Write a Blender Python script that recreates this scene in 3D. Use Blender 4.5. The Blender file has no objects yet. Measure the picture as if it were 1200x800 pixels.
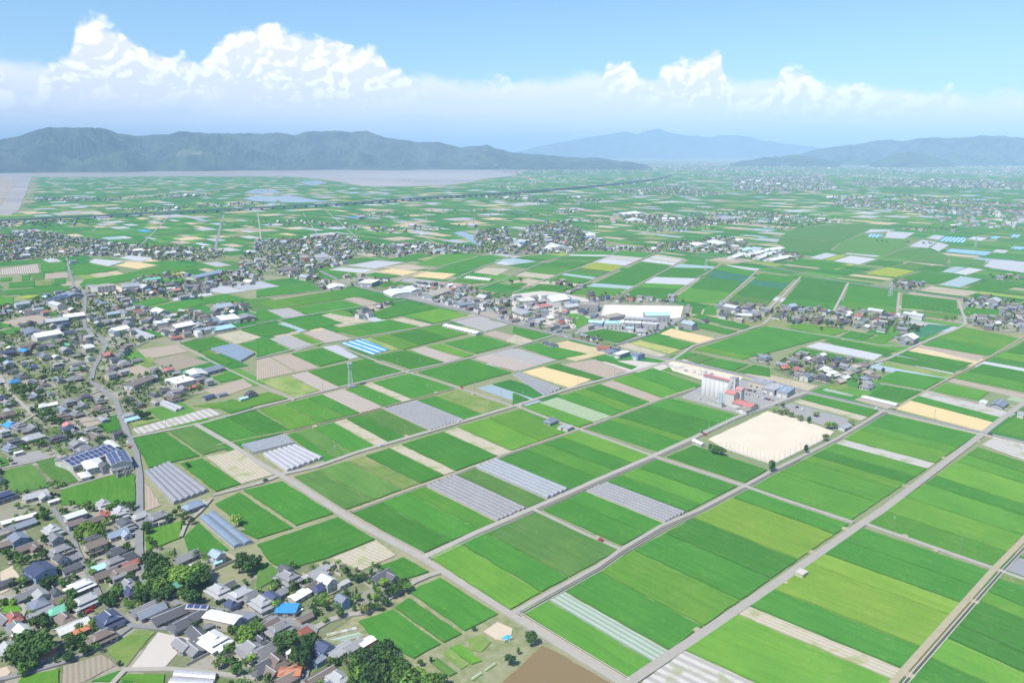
import bpy, bmesh, math, random
import numpy as np
from mathutils import Vector, Matrix, noise as mnoise

random.seed(7)
SC = bpy.context.scene
COL = SC.collection
# ------------------------------------------------------------------ camera
CAM_H = 220.0
FPX = 900.0            # focal length in pixels of a 1200 px wide picture
HZ = 178.0             # horizon row
PITCH = math.atan((400 - HZ) / FPX)
cam_data = bpy.data.cameras.new('camera')
cam_data.sensor_width = 36.0
cam_data.lens = 36.0 * FPX / 1200.0
cam_data.clip_start = 1.0
cam_data.clip_end = 200000.0
cam = bpy.data.objects.new('camera', cam_data)
COL.objects.link(cam)
cam.location = (0, 0, CAM_H)
cam.rotation_euler = (math.pi / 2 - PITCH, 0, 0)
SC.camera = cam
# ------------------------------------------------------------------ exposure
SC.view_settings.view_transform = 'Standard'
SC.view_settings.look = 'None'
SC.view_settings.gamma = 1.0
SC.view_settings.exposure = 0.47
SC.cycles.volume_bounces = 2
SC.cycles.max_bounces = 5
SC.cycles.diffuse_bounces = 2
SC.cycles.transparent_max_bounces = 8
# ------------------------------------------------------------------ sun and sky
SUN_EL = math.radians(56)
SUN_AZ = math.radians(222)         # clockwise from +Y: behind the camera, to the left
sd = bpy.data.lights.new('sun', 'SUN')
sd.energy = 4.8
sd.angle = math.radians(0.53)
sd.color = (1.0, 0.95, 0.84)
sun = bpy.data.objects.new('sun', sd)
COL.objects.link(sun)
to_sun = Vector((math.sin(SUN_AZ) * math.cos(SUN_EL), math.cos(SUN_AZ) * math.cos(SUN_EL), math.sin(SUN_EL)))
sun.rotation_euler = to_sun.to_track_quat('Z', 'Y').to_euler()
sun.location = (0, 0, 2000)


class NT:
    """small node-graph helper"""
    def __init__(self, tree):
        self.t = tree
    def n(self, typ, **kw):
        nd = self.t.nodes.new(typ)
        ins = kw.pop('ins', {})
        for k, v in kw.items():
            setattr(nd, k, v)
        for k, v in ins.items():
            if isinstance(v, bpy.types.NodeSocket):
                self.t.links.new(v, nd.inputs[k])
            else:
                nd.inputs[k].default_value = v
        return nd
    def math(self, op, a, b=0.0, c=None, clamp=False):
        nd = self.t.nodes.new('ShaderNodeMath')
        nd.operation = op
        nd.use_clamp = clamp
        for i, v in enumerate((a, b) if c is None else (a, b, c)):
            if isinstance(v, bpy.types.NodeSocket):
                self.t.links.new(v, nd.inputs[i])
            else:
                nd.inputs[i].default_value = v
        return nd.outputs[0]
    def smooth(self, v, lo, hi):
        nd = self.t.nodes.new('ShaderNodeMapRange')
        nd.interpolation_type = 'SMOOTHSTEP'
        self.t.links.new(v, nd.inputs[0])
        nd.inputs[1].default_value = lo
        nd.inputs[2].default_value = hi
        nd.inputs[3].default_value = 0.0
        nd.inputs[4].default_value = 1.0
        return nd.outputs[0]
    def mix(self, f, a, b, blend='MIX'):
        nd = self.t.nodes.new('ShaderNodeMix')
        nd.data_type = 'RGBA'
        nd.blend_type = blend
        nd.clamp_factor = True
        for i, v in ((0, f), (6, a), (7, b)):
            if isinstance(v, bpy.types.NodeSocket):
                self.t.links.new(v, nd.inputs[i])
            else:
                nd.inputs[i].default_value = v if i == 0 else (*v[:3], 1)
        return nd.outputs[2]
    def curve(self, v, pts):
        nd = self.t.nodes.new('ShaderNodeFloatCurve')
        c = nd.mapping.curves[0]
        nd.mapping.use_clip = False
        while len(c.points) < len(pts):
            c.points.new(0.5, 0.5)
        for p, (x, y) in zip(c.points, pts):
            p.location = (x, y)
            p.handle_type = 'AUTO_CLAMPED'
        nd.mapping.update()
        self.t.links.new(v, nd.inputs[1])
        return nd.outputs[0]


world = bpy.data.worlds.new('World')
SC.world = world
world.use_nodes = True
world.cycles.sampling_method = 'MANUAL'
world.cycles.sample_map_resolution = 256
wt = world.node_tree
wt.nodes.clear()
W = NT(wt)
sky = W.n('ShaderNodeTexSky', sky_type='NISHITA', sun_disc=False, sun_elevation=SUN_EL, sun_rotation=SUN_AZ,
          altitude=200.0, air_density=1.0, dust_density=0.6, ozone_density=1.6)
tc = W.n('ShaderNodeTexCoord')
sep = W.n('ShaderNodeSeparateXYZ', ins={0: tc.outputs['Generated']})
X_, Y_, Z_ = sep.outputs
az = W.math('ARCTAN2', X_, Y_)                       # 0 straight ahead, radians, + to the right
# the cloud bank runs round the whole horizon: past the picture's edges its outline continues mirrored
AZW = 0.62
hor = W.math('SQRT', W.math('ADD', W.math('MULTIPLY', X_, X_), W.math('MULTIPLY', Y_, Y_)))
elev = W.math('DIVIDE', Z_, hor)                     # tan(elevation)
ua = W.math('PINGPONG', W.math('ADD', az, AZW), 2 * AZW)
u = W.math('DIVIDE', ua, 2 * AZW)                    # 0..1 across the picture
# position on a cylinder round the viewer, for noise without a seam
cx_ = W.math('DIVIDE', X_, hor)
cy_ = W.math('DIVIDE', Y_, hor)
cvec = W.n('ShaderNodeCombineXYZ', ins={0: cx_, 1: cy_, 2: elev}).outputs[0]


def u_of(px):
    return (math.atan2(px - 600, FPX * math.cos(PITCH) + (400 - 110) * math.sin(PITCH)) + AZW) / (2 * AZW)


def e_of(py, px=600):
    Y = py - 400
    fw = FPX * math.cos(PITCH) - Y * math.sin(PITCH)
    dn = FPX * math.sin(PITCH) + Y * math.cos(PITCH)
    return -dn / math.hypot(fw, px - 600)


def prof(pts):
    # outline given as picture points, stored as 0..1 of tan(elevation)/0.25
    q = [(u_of(x), e_of(y, x) / 0.25) for x, y in pts]
    return [(0.0, q[0][1])] + q + [(1.0, q[-1][1])]


def wnoise(scale, detail, rough, stretch=1.0, off=0.0, dist=0.0):
    mp = W.n('ShaderNodeMapping', ins={0: cvec, 'Scale': (1, 1, stretch), 'Location': (off, off * .7, off * .3)})
    return W.n('ShaderNodeTexNoise', ins={'Vector': mp.outputs[0], 'Scale': scale, 'Detail': detail,
                                          'Roughness': rough, 'Distortion': dist}).outputs[0]


def billow(scale, off=0.0, stretch=1.3):
    mp = W.n('ShaderNodeMapping', ins={0: warped, 'Scale': (1, 1, stretch), 'Location': (off, 0, -off)})
    v = W.n('ShaderNodeTexVoronoi', feature='F1', ins={'Vector': mp.outputs[0], 'Scale': scale, 'Detail': 2.6, 'Roughness': .6})
    return v.outputs['Distance']


wrp = W.n('ShaderNodeTexNoise', ins={'Vector': cvec, 'Scale': 16.0, 'Detail': 3.0})
warped = W.n('ShaderNodeVectorMath', operation='MULTIPLY_ADD', ins={0: wrp.outputs['Color'], 1: (.04, .04, .04), 2: cvec}).outputs[0]
N_RAG = wnoise(11, 6, .62, 1.3, 4.3)
N_HI = wnoise(7, 4, .6, 5.0, 11.0)
N_FINE = wnoise(42, 5, .65, 1.2, 2.2)


def layer(base, top_pts, bot_pts, amp, soft, fade, bscale, seed, lit, shade, opacity, rag=1.0, cheap=False):
    """a bank of cloud: top and bottom outline, billowing edge, bright sunlit heads and greyer feet"""
    top = W.math('MULTIPLY', W.curve(u, prof(top_pts)), 0.25)
    bot = W.math('MULTIPLY', W.curve(u, prof(bot_pts)), 0.25)
    ns = N_RAG
    edge = W.math('MULTIPLY', W.math('SUBTRACT', ns, .5), amp * rag)
    if not cheap:
        bl = billow(bscale, seed)
        bl2 = billow(bscale, seed + .006)                    # offset sample: which way the billow faces
        edge = W.math('ADD', edge, W.math('MULTIPLY', W.math('SUBTRACT', .38, bl), amp))
        edge = W.math('ADD', edge, W.math('MULTIPLY', W.math('SUBTRACT', N_FINE, .5), amp * .5))
    d_top = W.math('ADD', W.math('SUBTRACT', top, elev), edge)
    d_bot = W.math('ADD', W.math('SUBTRACT', elev, bot), W.math('MULTIPLY', W.math('SUBTRACT', ns, .5), amp * 1.6))
    m = W.math('MULTIPLY', W.smooth(d_top, 0.0, soft), W.smooth(d_bot, -fade, fade))
    m = W.math('MULTIPLY', m, opacity)
    hgt = W.smooth(d_top, 0.05 if not cheap else .035, 0.0)
    l = W.math('ADD', W.math('MULTIPLY', hgt,   .40 if not cheap else .75), .54 if not cheap else 0.0)
    l = W.math('ADD', l, W.math('MULTIPLY', W.math('SUBTRACT', N_FINE, .5), .9))
    if cheap:
        l = W.math('ADD', l, W.math('MULTIPLY', W.math('SUBTRACT', ns, .5), 1.6), clamp=True)
        m = W.math('MULTIPLY', m, W.math('SUBTRACT', 1.0, W.math('MULTIPLY', W.smooth(N_HI, .45, .75), W.math('MULTIPLY', W.smooth(d_top, .0, .05), .35))))
    else:
        rel = W.math('MULTIPLY', W.math('SUBTRACT', bl2, bl), 4.0)
        l = W.math('ADD', l, rel)
        l = W.math('ADD', l, W.math('MULTIPLY', W.math('SUBTRACT', .36, bl), .55), clamp=True)
    col = W.mix(l, shade, lit)
    return W.mix(m, base, col)


SKYS = 0.10
skyc = sky.outputs[0]
tint = W.mix(1.0, skyc, (0.86, 1.10, 1.28), 'MULTIPLY')
k = 1 / SKYS
WHITE = tuple(c * k for c in (1.10, 1.07, 1.06))
SOFTW = tuple(c * k for c in (0.80, 0.79, 0.85))
GREY = tuple(c * k for c in (0.44, 0.52, 0.66))
PALE = tuple(c * k for c in (0.88, 0.86, 0.89))
b1 = layer(tint, [(0, 60), (60, 66), (200, 76), (330, 80), (500, 84), (560, 88), (640, 84), (700, 84), (760, 90), (900, 92), (1000, 95), (1120, 98), (1200, 98)],
           [(0, 190), (400, 190), (800, 190), (1200, 190)], .030, .018, .01, 9, 5.1, tuple(c * .86 for c in WHITE), PALE, .97, 1.6, True)
# the big cumulus towers on the left, the lone puffs and the heads on the right
b2 = layer(b1, [(0, 64), (10, 80), (20, 100), (36, 102), (48, 72), (62, 58), (84, 48), (100, 16), (116, 6), (138, 14), (160, 30), (176, 48), (196, 52), (218, 48), (236, 66), (244, 56), (256, 36), (270, 24), (284, 16), (300, 18), (318, 14), (345, 20), (385, 22), (412, 34), (428, 42), (445, 46), (460, 64), (490, 70), (505, 96), (540, 98), (556, 96), (564, 84), (578, 72), (590, 72), (602, 88), (612, 98), (650, 100), (690, 96), (704, 84), (716, 62), (732, 62), (748, 80), (758, 86), (766, 80), (778, 62), (795, 56), (812, 56), (826, 46), (836, 42), (844, 56), (854, 84), (872, 92), (896, 90), (908, 80), (920, 68), (932, 68), (946, 76), (970, 84), (988, 82), (1010, 86), (1022, 96), (1050, 98), (1068, 94), (1086, 98), (1100, 90), (1112, 86), (1122, 92), (1134, 98), (1152, 92), (1175, 98), (1200, 94)],
           [(0, 124), (60, 114), (130, 106), (200, 110), (300, 114), (400, 116), (480, 108), (520, 94), (560, 99), (600, 99), (650, 90), (700, 104), (760, 112), (830, 120), (900, 126), (1000, 124), (1100, 120), (1200, 118)],
           .017, .012, .026, 24, 1.3, WHITE, SOFTW, 1.0)
# thin high wisps
wi = W.smooth(N_HI, .58, .80)
wi = W.math('MULTIPLY', wi, W.smooth(elev, .16, .02))
b4 = W.mix(W.math('MULTIPLY', wi, .35), b2, SOFTW)
bg = W.n('ShaderNodeBackground', ins={'Color': b4, 'Strength': SKYS})
wo = W.n('ShaderNodeOutputWorld', ins={'Surface': bg.outputs[0]})


def G(px, py, z=0.0):
    """picture point -> point of the place at height z"""
    X = px - 600.0
    Y = py - 400.0
    fw = FPX * math.cos(PITCH) - Y * math.sin(PITCH)
    dn = FPX * math.sin(PITCH) + Y * math.cos(PITCH)
    h = CAM_H - z
    return Vector((X / dn * h, fw / dn * h, z))


# ------------------------------------------------------------------ mesh helpers
def link(name, me, mats=(), parent=None, loc=None, rotz=None, **props):
    o = bpy.data.objects.new(name, me)
    COL.objects.link(o)
    if me is not None:
        for m in mats:
            if m.name not in me.materials:
                me.materials.append(m)
    if parent is not None:
        o.parent = parent
    if loc is not None:
        o.location = loc
    if rotz is not None:
        o.rotation_euler = (0, 0, rotz)
    for k_, v_ in props.items():
        o[k_] = v_
    return o


class MB:
    """collects simple solids into one mesh"""
    def __init__(self):
        self.v, self.f, self.m, self.c = [], [], [], []
        self.uvscale = None
    def add(self, vs, fs, mi=0, col=None):
        o = len(self.v)
        self.v.extend(tuple(p) for p in vs)
        for f in fs:
            self.f.append(tuple(i + o for i in f))
            self.m.append(mi)
            self.c.append(col)
        return self
    def box(self, x0, x1, y0, y1, z0, z1, mi=0, col=None, M=None, bottom=False):
        vs = [Vector(p) for p in ((x0, y0, z0), (x1, y0, z0), (x1, y1, z0), (x0, y1, z0), (x0, y0, z1), (x1, y0, z1), (x1, y1, z1), (x0, y1, z1))]
        if M is not None:
            vs = [M @ p for p in vs]
        fs = [(4, 5, 6, 7), (0, 1, 5, 4), (1, 2, 6, 5), (2, 3, 7, 6), (3, 0, 4, 7)]
        if bottom:
            fs.append((3, 2, 1, 0))
        return self.add(vs, fs, mi, col)
    def cyl(self, x, y, z0, z1, r0, r1=None, n=8, mi=0, col=None, cap=True):
        r1 = r0 if r1 is None else r1
        vs = [(x + r0 * math.cos(2 * math.pi * i / n), y + r0 * math.sin(2 * math.pi * i / n), z0) for i in range(n)]
        vs += [(x + r1 * math.cos(2 * math.pi * i / n), y + r1 * math.sin(2 * math.pi * i / n), z1) for i in range(n)]
        fs = [(i, (i + 1) % n, n + (i + 1) % n, n + i) for i in range(n)]
        if cap:
            fs.append(tuple(range(n, 2 * n)))
        return self.add(vs, fs, mi, col)
    def bar(self, a, b, r, mi=0, col=None, n=4):
        a, b = Vector(a), Vector(b)
        d = (b - a)
        if d.length < 1e-6:
            return self
        q = d.to_track_quat('Z', 'Y').to_matrix()
        vs = []
        for p in (a, b):
            for i in range(n):
                t = 2 * math.pi * (i + .5) / n
                vs.append(p + q @ Vector((r * math.cos(t), r * math.sin(t), 0)))
        fs = [(i, (i + 1) % n, n + (i + 1) % n, n + i) for i in range(n)] + [tuple(range(n, 2 * n)), tuple(range(n - 1, -1, -1))]
        return self.add(vs, fs, mi, col)
    def mesh(self, name, mats, smooth=False):
        me = bpy.data.meshes.new(name)
        me.from_pydata(self.v, [], self.f)
        for m in mats:
            me.materials.append(m)
        if len(mats) > 1:
            me.polygons.foreach_set('material_index', self.m)
        if any(c is not None for c in self.c):
            ca = me.color_attributes.new('Col', 'FLOAT_COLOR', 'CORNER')
            arr = []
            for p, c in zip(me.polygons, self.c):
                c = c or (.5, .5, .5)
                arr.extend((c[0], c[1], c[2], 1.0) * p.loop_total)
            ca.data.foreach_set('color', arr)
        if smooth:
            me.polygons.foreach_set('use_smooth', [True] * len(me.polygons))
        me.update()
        return me
    def obj(self, name, mats, parent=None, loc=None, rotz=None, smooth=False, **props):
        return link(name, self.mesh(name, mats, smooth), (), parent, loc, rotz, **props)


# ------------------------------------------------------------------ materials
def new_mat(name, rough=.85, spec=.2):
    m = bpy.data.materials.new(name)
    m.use_nodes = True
    nt = m.node_tree
    b = nt.nodes['Principled BSDF']
    b.inputs['Roughness'].default_value = rough
    b.inputs['Specular IOR Level'].default_value = spec
    return m, NT(nt), b


def simple_mat(name, col, rough=.8, var=.12, scale=.6, spec=.25, metal=0.0, coord='Object', rand=.12, attr=False, detail=4):
    """plain coloured surface with weathering noise and a little difference from object to object"""
    m, T, b = new_mat(name, rough, spec)
    tcn = T.n('ShaderNodeTexCoord')
    ns = T.n('ShaderNodeTexNoise', ins={'Vector': tcn.outputs[coord], 'Scale': scale, 'Detail': float(detail), 'Roughness': .6})
    oi = T.n('ShaderNodeObjectInfo')
    f = T.math('ADD', 1 - var, T.math('MULTIPLY', ns.outputs[0], 2 * var))
    f = T.math('MULTIPLY', f, T.math('ADD', 1 - rand, T.math('MULTIPLY', oi.outputs['Random'], 2 * rand)))
    if attr:
        a = T.n('ShaderNodeVertexColor', layer_name='Col')
        base = a.outputs[0]
    else:
        base = T.n('ShaderNodeRGB').outputs[0]
        base.default_value = (*col, 1)
    vm = T.n('ShaderNodeVectorMath', operation='SCALE', ins={0: base, 'Scale': f})
    T.t.links.new(vm.outputs[0], b.inputs['Base Color'])
    b.inputs['Metallic'].default_value = metal
    return m
# ------------------------------------------------------------------ ground, sea, hills
def ground_material():
    m, T, b = new_mat('soil_and_grass', .95, .1)
    g = T.n('ShaderNodeNewGeometry').outputs['Position']
    n1 = T.n('ShaderNodeTexNoise', ins={'Vector': g, 'Scale': .012, 'Detail': 6.0, 'Roughness': .6}).outputs[0]
    n2 = T.n('ShaderNodeTexNoise', ins={'Vector': g, 'Scale': .25, 'Detail': 5.0, 'Roughness': .65}).outputs[0]
    n3 = T.n('ShaderNodeTexNoise', ins={'Vector': g, 'Scale': .0016, 'Detail': 3.0}).outputs[0]
    c = T.mix(T.smooth(n1, .42, .62), (.27, .245, .15), (.14, .18, .06))
    c = T.mix(T.smooth(n2, .35, .7), c, (.31, .28, .19))
    c = T.mix(T.smooth(n3, .35, .6), c, (.16, .21, .10))
    T.t.links.new(c, b.inputs['Base Color'])
    return m


def village_material():
    m, T, b = new_mat('yards_and_gardens', .95, .1)
    g = T.n('ShaderNodeNewGeometry').outputs['Position']
    n1 = T.n('ShaderNodeTexNoise', ins={'Vector': g, 'Scale': .045, 'Detail': 5.0, 'Roughness': .6}).outputs[0]
    n2 = T.n('ShaderNodeTexNoise', ins={'Vector': g, 'Scale': .4, 'Detail': 5.0, 'Roughness': .65}).outputs[0]
    v = T.n('ShaderNodeTexVoronoi', ins={'Vector': g, 'Scale': .045})
    c = T.mix(T.smooth(v.outputs['Color'], .3, .7), (.15, .17, .09), (.29, .27, .235))
    c = T.mix(T.smooth(n1, .50, .62), c, (.10, .15, .045))
    c = T.mix(T.smooth(n2, .45, .75), c, (.22, .22, .14))
    T.t.links.new(c, b.inputs['Base Color'])
    return m


M_GROUND = ground_material()
M_YARD = village_material()
mb = MB()
S = 90000
mb.add([(-S, -3000, 0), (S, -3000, 0), (S, S, 0), (-S, S, 0)], [(0, 1, 2, 3)])
mb.obj('ground', [M_GROUND], kind='structure')

m, T, b = new_mat('muddy_sea', .35, .4)
g = T.n('ShaderNodeNewGeometry').outputs['Position']
mp = T.n('ShaderNodeMapping', ins={0: g, 'Scale': (.0006, .0040, 1)})
n1 = T.n('ShaderNodeTexNoise', ins={'Vector': mp.outputs[0], 'Scale': 1.0, 'Detail': 6.0, 'Roughness': .6}).outputs[0]
T.t.links.new(T.mix(T.smooth(n1, .35, .65), (.27, .215, .17), (.43, .35, .28)), b.inputs['Base Color'])
M_SEA = m
m, T, b = new_mat('mud_flat', .6, .3)
g = T.n('ShaderNodeNewGeometry').outputs['Position']
n1 = T.n('ShaderNodeTexNoise', ins={'Vector': g, 'Scale': .004, 'Detail': 7.0, 'Roughness': .65, 'Distortion': 1.0}).outputs[0]
T.t.links.new(T.mix(T.smooth(n1, .35, .65), (.27, .21, .16), (.38, .31, .24)), b.inputs['Base Color'])
M_MUD = m


def sheet(name, pts, z, mat, **kw):
    """flat polygon given by picture points, laid on the land at height z"""
    mb = MB()
    q = [G(x, y, z) for x, y in pts]
    mb.add(q, [tuple(range(len(q)))])
    return mb.obj(name, [mat], kind='structure', **kw)


sheet('sea', [(-900, 206), (30, 206), (60, 207.5), (200, 206.5), (330, 206.5), (372, 209), (398, 213), (425, 218), (470, 218.5), (520, 217), (550, 214),
              (562, 210), (596, 207), (612, 203), (618, 199), (560, 197.5), (0, 197.5), (-900, 197)], .3, M_SEA)
sheet('estuary', [(-500, 206), (38, 206), (34, 216), (28, 232), (22, 246), (12, 252), (-500, 262)], .5, M_SEA)
sheet('mud_flat', [(-500, 209), (2, 207), (14, 210), (18, 217), (10, 226), (2, 240), (-60, 252), (-500, 258)], .9, M_MUD)


def forest_material():
    m, T, b = new_mat('forested_slope', .95, .05)
    g = T.n('ShaderNodeNewGeometry').outputs['Position']
    n1 = T.n('ShaderNodeTexNoise', ins={'Vector': g, 'Scale': .0035, 'Detail': 8.0, 'Roughness': .7}).outputs[0]
    n2 = T.n('ShaderNodeTexNoise', ins={'Vector': g, 'Scale': .0009, 'Detail': 3.0}).outputs[0]
    n4 = T.n('ShaderNodeTexNoise', ins={'Vector': g, 'Scale': .0022, 'Detail': 3.0, 'Distortion': .8}).outputs[0]
    c = T.mix(T.smooth(n1, .35, .65), (.018, .034, .030), (.070, .100, .066))
    c = T.mix(T.math('MULTIPLY', T.smooth(n4, .66, .72), T.smooth(n2, .45, .6)), c, (.20, .22, .16))
    T.t.links.new(c, b.inputs['Base Color'])
    return m


M_FOREST = forest_material()


def hill(name, ridge, base_y, dist_foot, depth, seed, rough=1.0, step=2.5, feather=0.0):
    """a range: the ridge outline is carried by real terrain of the given distance and depth, with spurs and gullies"""
    xs = np.arange(ridge[0][0], ridge[-1][0] + .1, step)
    rx = [p[0] for p in ridge]
    ry = [p[1] for p in ridge]
    NS = 44
    vs, fs = [], []
    for x in xs:
        y = float(np.interp(x, rx, ry)) - 1.5 * mnoise.fractal((x * .05, seed * 3.1, 0), .8, 2.0, 4)
        az_ = math.atan2(x - 600, FPX * math.cos(PITCH) + (400 - y) * math.sin(PITCH))
        el = e_of(y, x)
        dirx, diry = math.sin(az_), math.cos(az_)
        for j in range(NS + 1):
            s = j / NS
            foot = dist_foot * (1 + .05 * mnoise.noise((x * .012, seed, 0)))
            dd = foot + depth * s
            rd = foot + depth * .55
            top = max(CAM_H + el * rd, 0)
            px_, py_ = dirx * dd, diry * dd
            # ridge profile across the range
            if s < .55:
                t = s / .55
                prof_ = t ** .85 * (1 - .12 * math.sin(math.pi * t))
            else:
                t = (1 - s) / .45
                prof_ = t ** 1.1
            q = Vector((px_, py_, seed * 100)) / 1000
            gul = mnoise.fractal(q * .95, .8, 2.1, 7)
            z = top * prof_
            z += top * .62 * gul * rough * math.sin(math.pi * min(1, prof_)) * (1 if s < .55 else .5)
            z = min(z, top * (.985 - .25 * abs(s - .55)))
            if 0.4 < s < .7:
                z += 5 * mnoise.fractal(q * 9, .8, 2, 3) * rough
            vs.append((px_, py_, z - .5 if prof_ > 0 else -2))
    n = NS + 1
    for i in range(len(xs) - 1):
        for j in range(NS):
            a = i * n + j
            fs.append((a, a + 1, a + n + 1, a + n))
    mb = MB().add(vs, fs)
    me = mb.mesh(name, [M_FOREST], smooth=False)
    # faces must look up
    if me.polygons[0].normal.z < 0:
        me.flip_normals()
    return link(name, me, kind='structure')


def crag(x, s):
    return mnoise.noise((x, s, 0))


hill('hills', [(-260, 185), (-120, 168), (-40, 166), (0, 163), (25, 158), (40, 152), (56, 149), (75, 147.5), (100, 149), (128, 151), (138, 156), (160, 159), (176, 158), (205, 155), (220, 153.5),
               (245, 156), (260, 155), (285, 157), (300, 156), (322, 154), (345, 158), (368, 153), (392, 152), (412, 154), (430, 153), (445, 158), (462, 163), (490, 166), (512, 166), (540, 172),
               (562, 171), (570, 169), (580, 173), (600, 179), (640, 182), (680, 184), (720, 187), (750, 192), (765, 195)], 199, 9900, 4200, 3)
hill('hills', [(862, 193), (885, 187), (912, 184.5), (940, 180), (960, 174), (1000, 169), (1022, 165), (1045, 163), (1060, 165), (1080, 161), (1120, 161), (1150, 159), (1168, 158), (1195, 160), (1230, 166), (1300, 160), (1420, 172)],
     192, 14500, 5000, 8)
hill('hills', [(855, 192), (880, 187), (905, 183.5), (930, 182), (948, 184), (970, 188), (985, 192)], 192, 12600, 1200, 12, .5)
hill('hills', [(1020, 191), (1040, 184), (1062, 178), (1080, 180), (1100, 186), (1120, 191)], 192, 12900, 1500, 14, .5)
hill('mountain', [(585, 183), (620, 174), (655, 167), (690, 161), (715, 157), (726, 154), (734, 153.5), (746, 157), (758, 153), (770, 149.5), (782, 154), (796, 158), (830, 160), (862, 158), (885, 162), (910, 167), (950, 172), (1000, 176), (1040, 179)],
     180, 26500, 3500, 21, .8, step=6)

m, T, b = new_mat('lagoon_water', .2, .5)
b.inputs['Base Color'].default_value = (.22, .27, .33, 1)
M_LAG = m
sheet('lagoon', [(283, 232.5), (300, 229.5), (345, 230), (384, 236.5), (350, 237.5), (300, 236)], .62, M_LAG)
sheet('lagoon', [(285, 226), (300, 221.5), (318, 222), (330, 225), (305, 227)], .62, M_LAG)
sheet('lagoon', [(350, 213), (372, 211.5), (384, 215), (362, 217)], .62, M_LAG)
sheet('river', [(531, 273), (540, 271), (556, 276), (572, 286), (566, 289), (556, 286), (546, 279)], .62, M_LAG)
# ------------------------------------------------------------------ fields
def rice_mat(name, c1, c2, c3, patch=.5, streak=.25):
    """crop seen from the air: broad patches, fine streaks along the planting rows, speckle"""
    m, T, b = new_mat(name, .9, .12)
    tcn = T.n('ShaderNodeTexCoord')
    oi = T.n('ShaderNodeObjectInfo')
    r = oi.outputs['Random']
    off = T.n('ShaderNodeCombineXYZ', ins={0: T.math('MULTIPLY', r, 91.0), 1: T.math('MULTIPLY', r, 57.0)})
    v = T.n('ShaderNodeVectorMath', operation='ADD', ins={0: tcn.outputs['Object'], 1: off.outputs[0]}).outputs[0]
    n1 = T.n('ShaderNodeTexNoise', ins={'Vector': v, 'Scale': .035, 'Detail': 5.0, 'Roughness': .6, 'Distortion': .6}).outputs[0]
    mp = T.n('ShaderNodeMapping', ins={0: v, 'Scale': (.035, .42, 1)})
    n2 = T.n('ShaderNodeTexNoise', ins={'Vector': mp.outputs[0], 'Scale': 1.0, 'Detail': 4.0, 'Roughness': .6}).outputs[0]
    n3 = T.n('ShaderNodeTexNoise', ins={'Vector': v, 'Scale': .6, 'Detail': 3.0, 'Roughness': .7}).outputs[0]
    mp2 = T.n('ShaderNodeMapping', ins={0: v, 'Scale': (.12, .12, 1), 'Rotation': (0, 0, .5)})
    n4 = T.n('ShaderNodeTexNoise', ins={'Vector': mp2.outputs[0], 'Scale': 1.0, 'Detail': 7.0, 'Roughness': .75, 'Distortion': 1.5}).outputs[0]
    c = T.mix(T.math('MULTIPLY', T.smooth(n1, .35, .68), patch), c1, c2)
    c = T.mix(T.math('MULTIPLY', T.smooth(n4, .52, .72), .75), c, c3)
    spx = T.n('ShaderNodeSeparateXYZ', ins={0: v})
    wob = T.math('ADD', spx.outputs[1], T.math('MULTIPLY', n1, 3.0))
    tr = T.math('ABSOLUTE', T.math('SUBTRACT', T.math('FRACT', T.math('ADD', T.math('DIVIDE', wob, T.math('ADD', 5.0, T.math('MULTIPLY', r, 5.0))), 90.0)), .5))
    tr = T.math('MULTIPLY', T.smooth(tr, .07, .0), T.math('MULTIPLY', T.smooth(n4, .35, .6), .5))
    c = T.mix(tr, c, tuple(x * .62 for x in c1))
    n5 = T.n('ShaderNodeTexNoise', ins={'Vector': v, 'Scale': .11, 'Detail': 6.0, 'Roughness': .72}).outputs[0]
    c = T.mix(T.math('MULTIPLY', T.smooth(n5, .62, .76), .6), c, (.16, .20, .09))
    f = T.math('ADD', T.math('MULTIPLY', T.math('SUBTRACT', n2, .5), streak * 2), T.math('MULTIPLY', T.math('SUBTRACT', n3, .5), .35))
    f = T.math('ADD', f, T.math('ADD', .86, T.math('MULTIPLY', r, .28)))
    vm = T.n('ShaderNodeVectorMath', operation='SCALE', ins={0: c, 'Scale': f})
    T.t.links.new(vm.outputs[0], b.inputs['Base Color'])
    return m


def row_mat(name, c1, c2, period, duty=.5, var=.3, c3=None):
    """bare or sheeted ground in long rows"""
    m, T, b = new_mat(name, .85, .2)
    tcn = T.n('ShaderNodeTexCoord')
    v = tcn.outputs['Object']
    sp = T.n('ShaderNodeSeparateXYZ', ins={0: v})
    w = T.math('FRACT', T.math('ADD', T.math('DIVIDE', sp.outputs[1], period), 100.25))
    w = T.math('MULTIPLY', T.math('ABSOLUTE', T.math('SUBTRACT', w, .5)), 2.0)
    w = T.smooth(w, duty - .15, duty + .15)
    n1 = T.n('ShaderNodeTexNoise', ins={'Vector': v, 'Scale': .08, 'Detail': 6.0, 'Roughness': .65}).outputs[0]
    n3 = T.n('ShaderNodeTexNoise', ins={'Vector': v, 'Scale': .7, 'Detail': 3.0, 'Roughness': .7}).outputs[0]
    c = T.mix(w, c1, c2)
    if c3:
        c = T.mix(T.math('MULTIPLY', T.smooth(n1, .5, .66), .85), c, c3)
    f = T.math('ADD', 1 - var, T.math('MULTIPLY', T.math('ADD', n1, n3), var))
    vm = T.n('ShaderNodeVectorMath', operation='SCALE', ins={0: c, 'Scale': f})
    T.t.links.new(vm.outputs[0], b.inputs['Base Color'])
    return m


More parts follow.
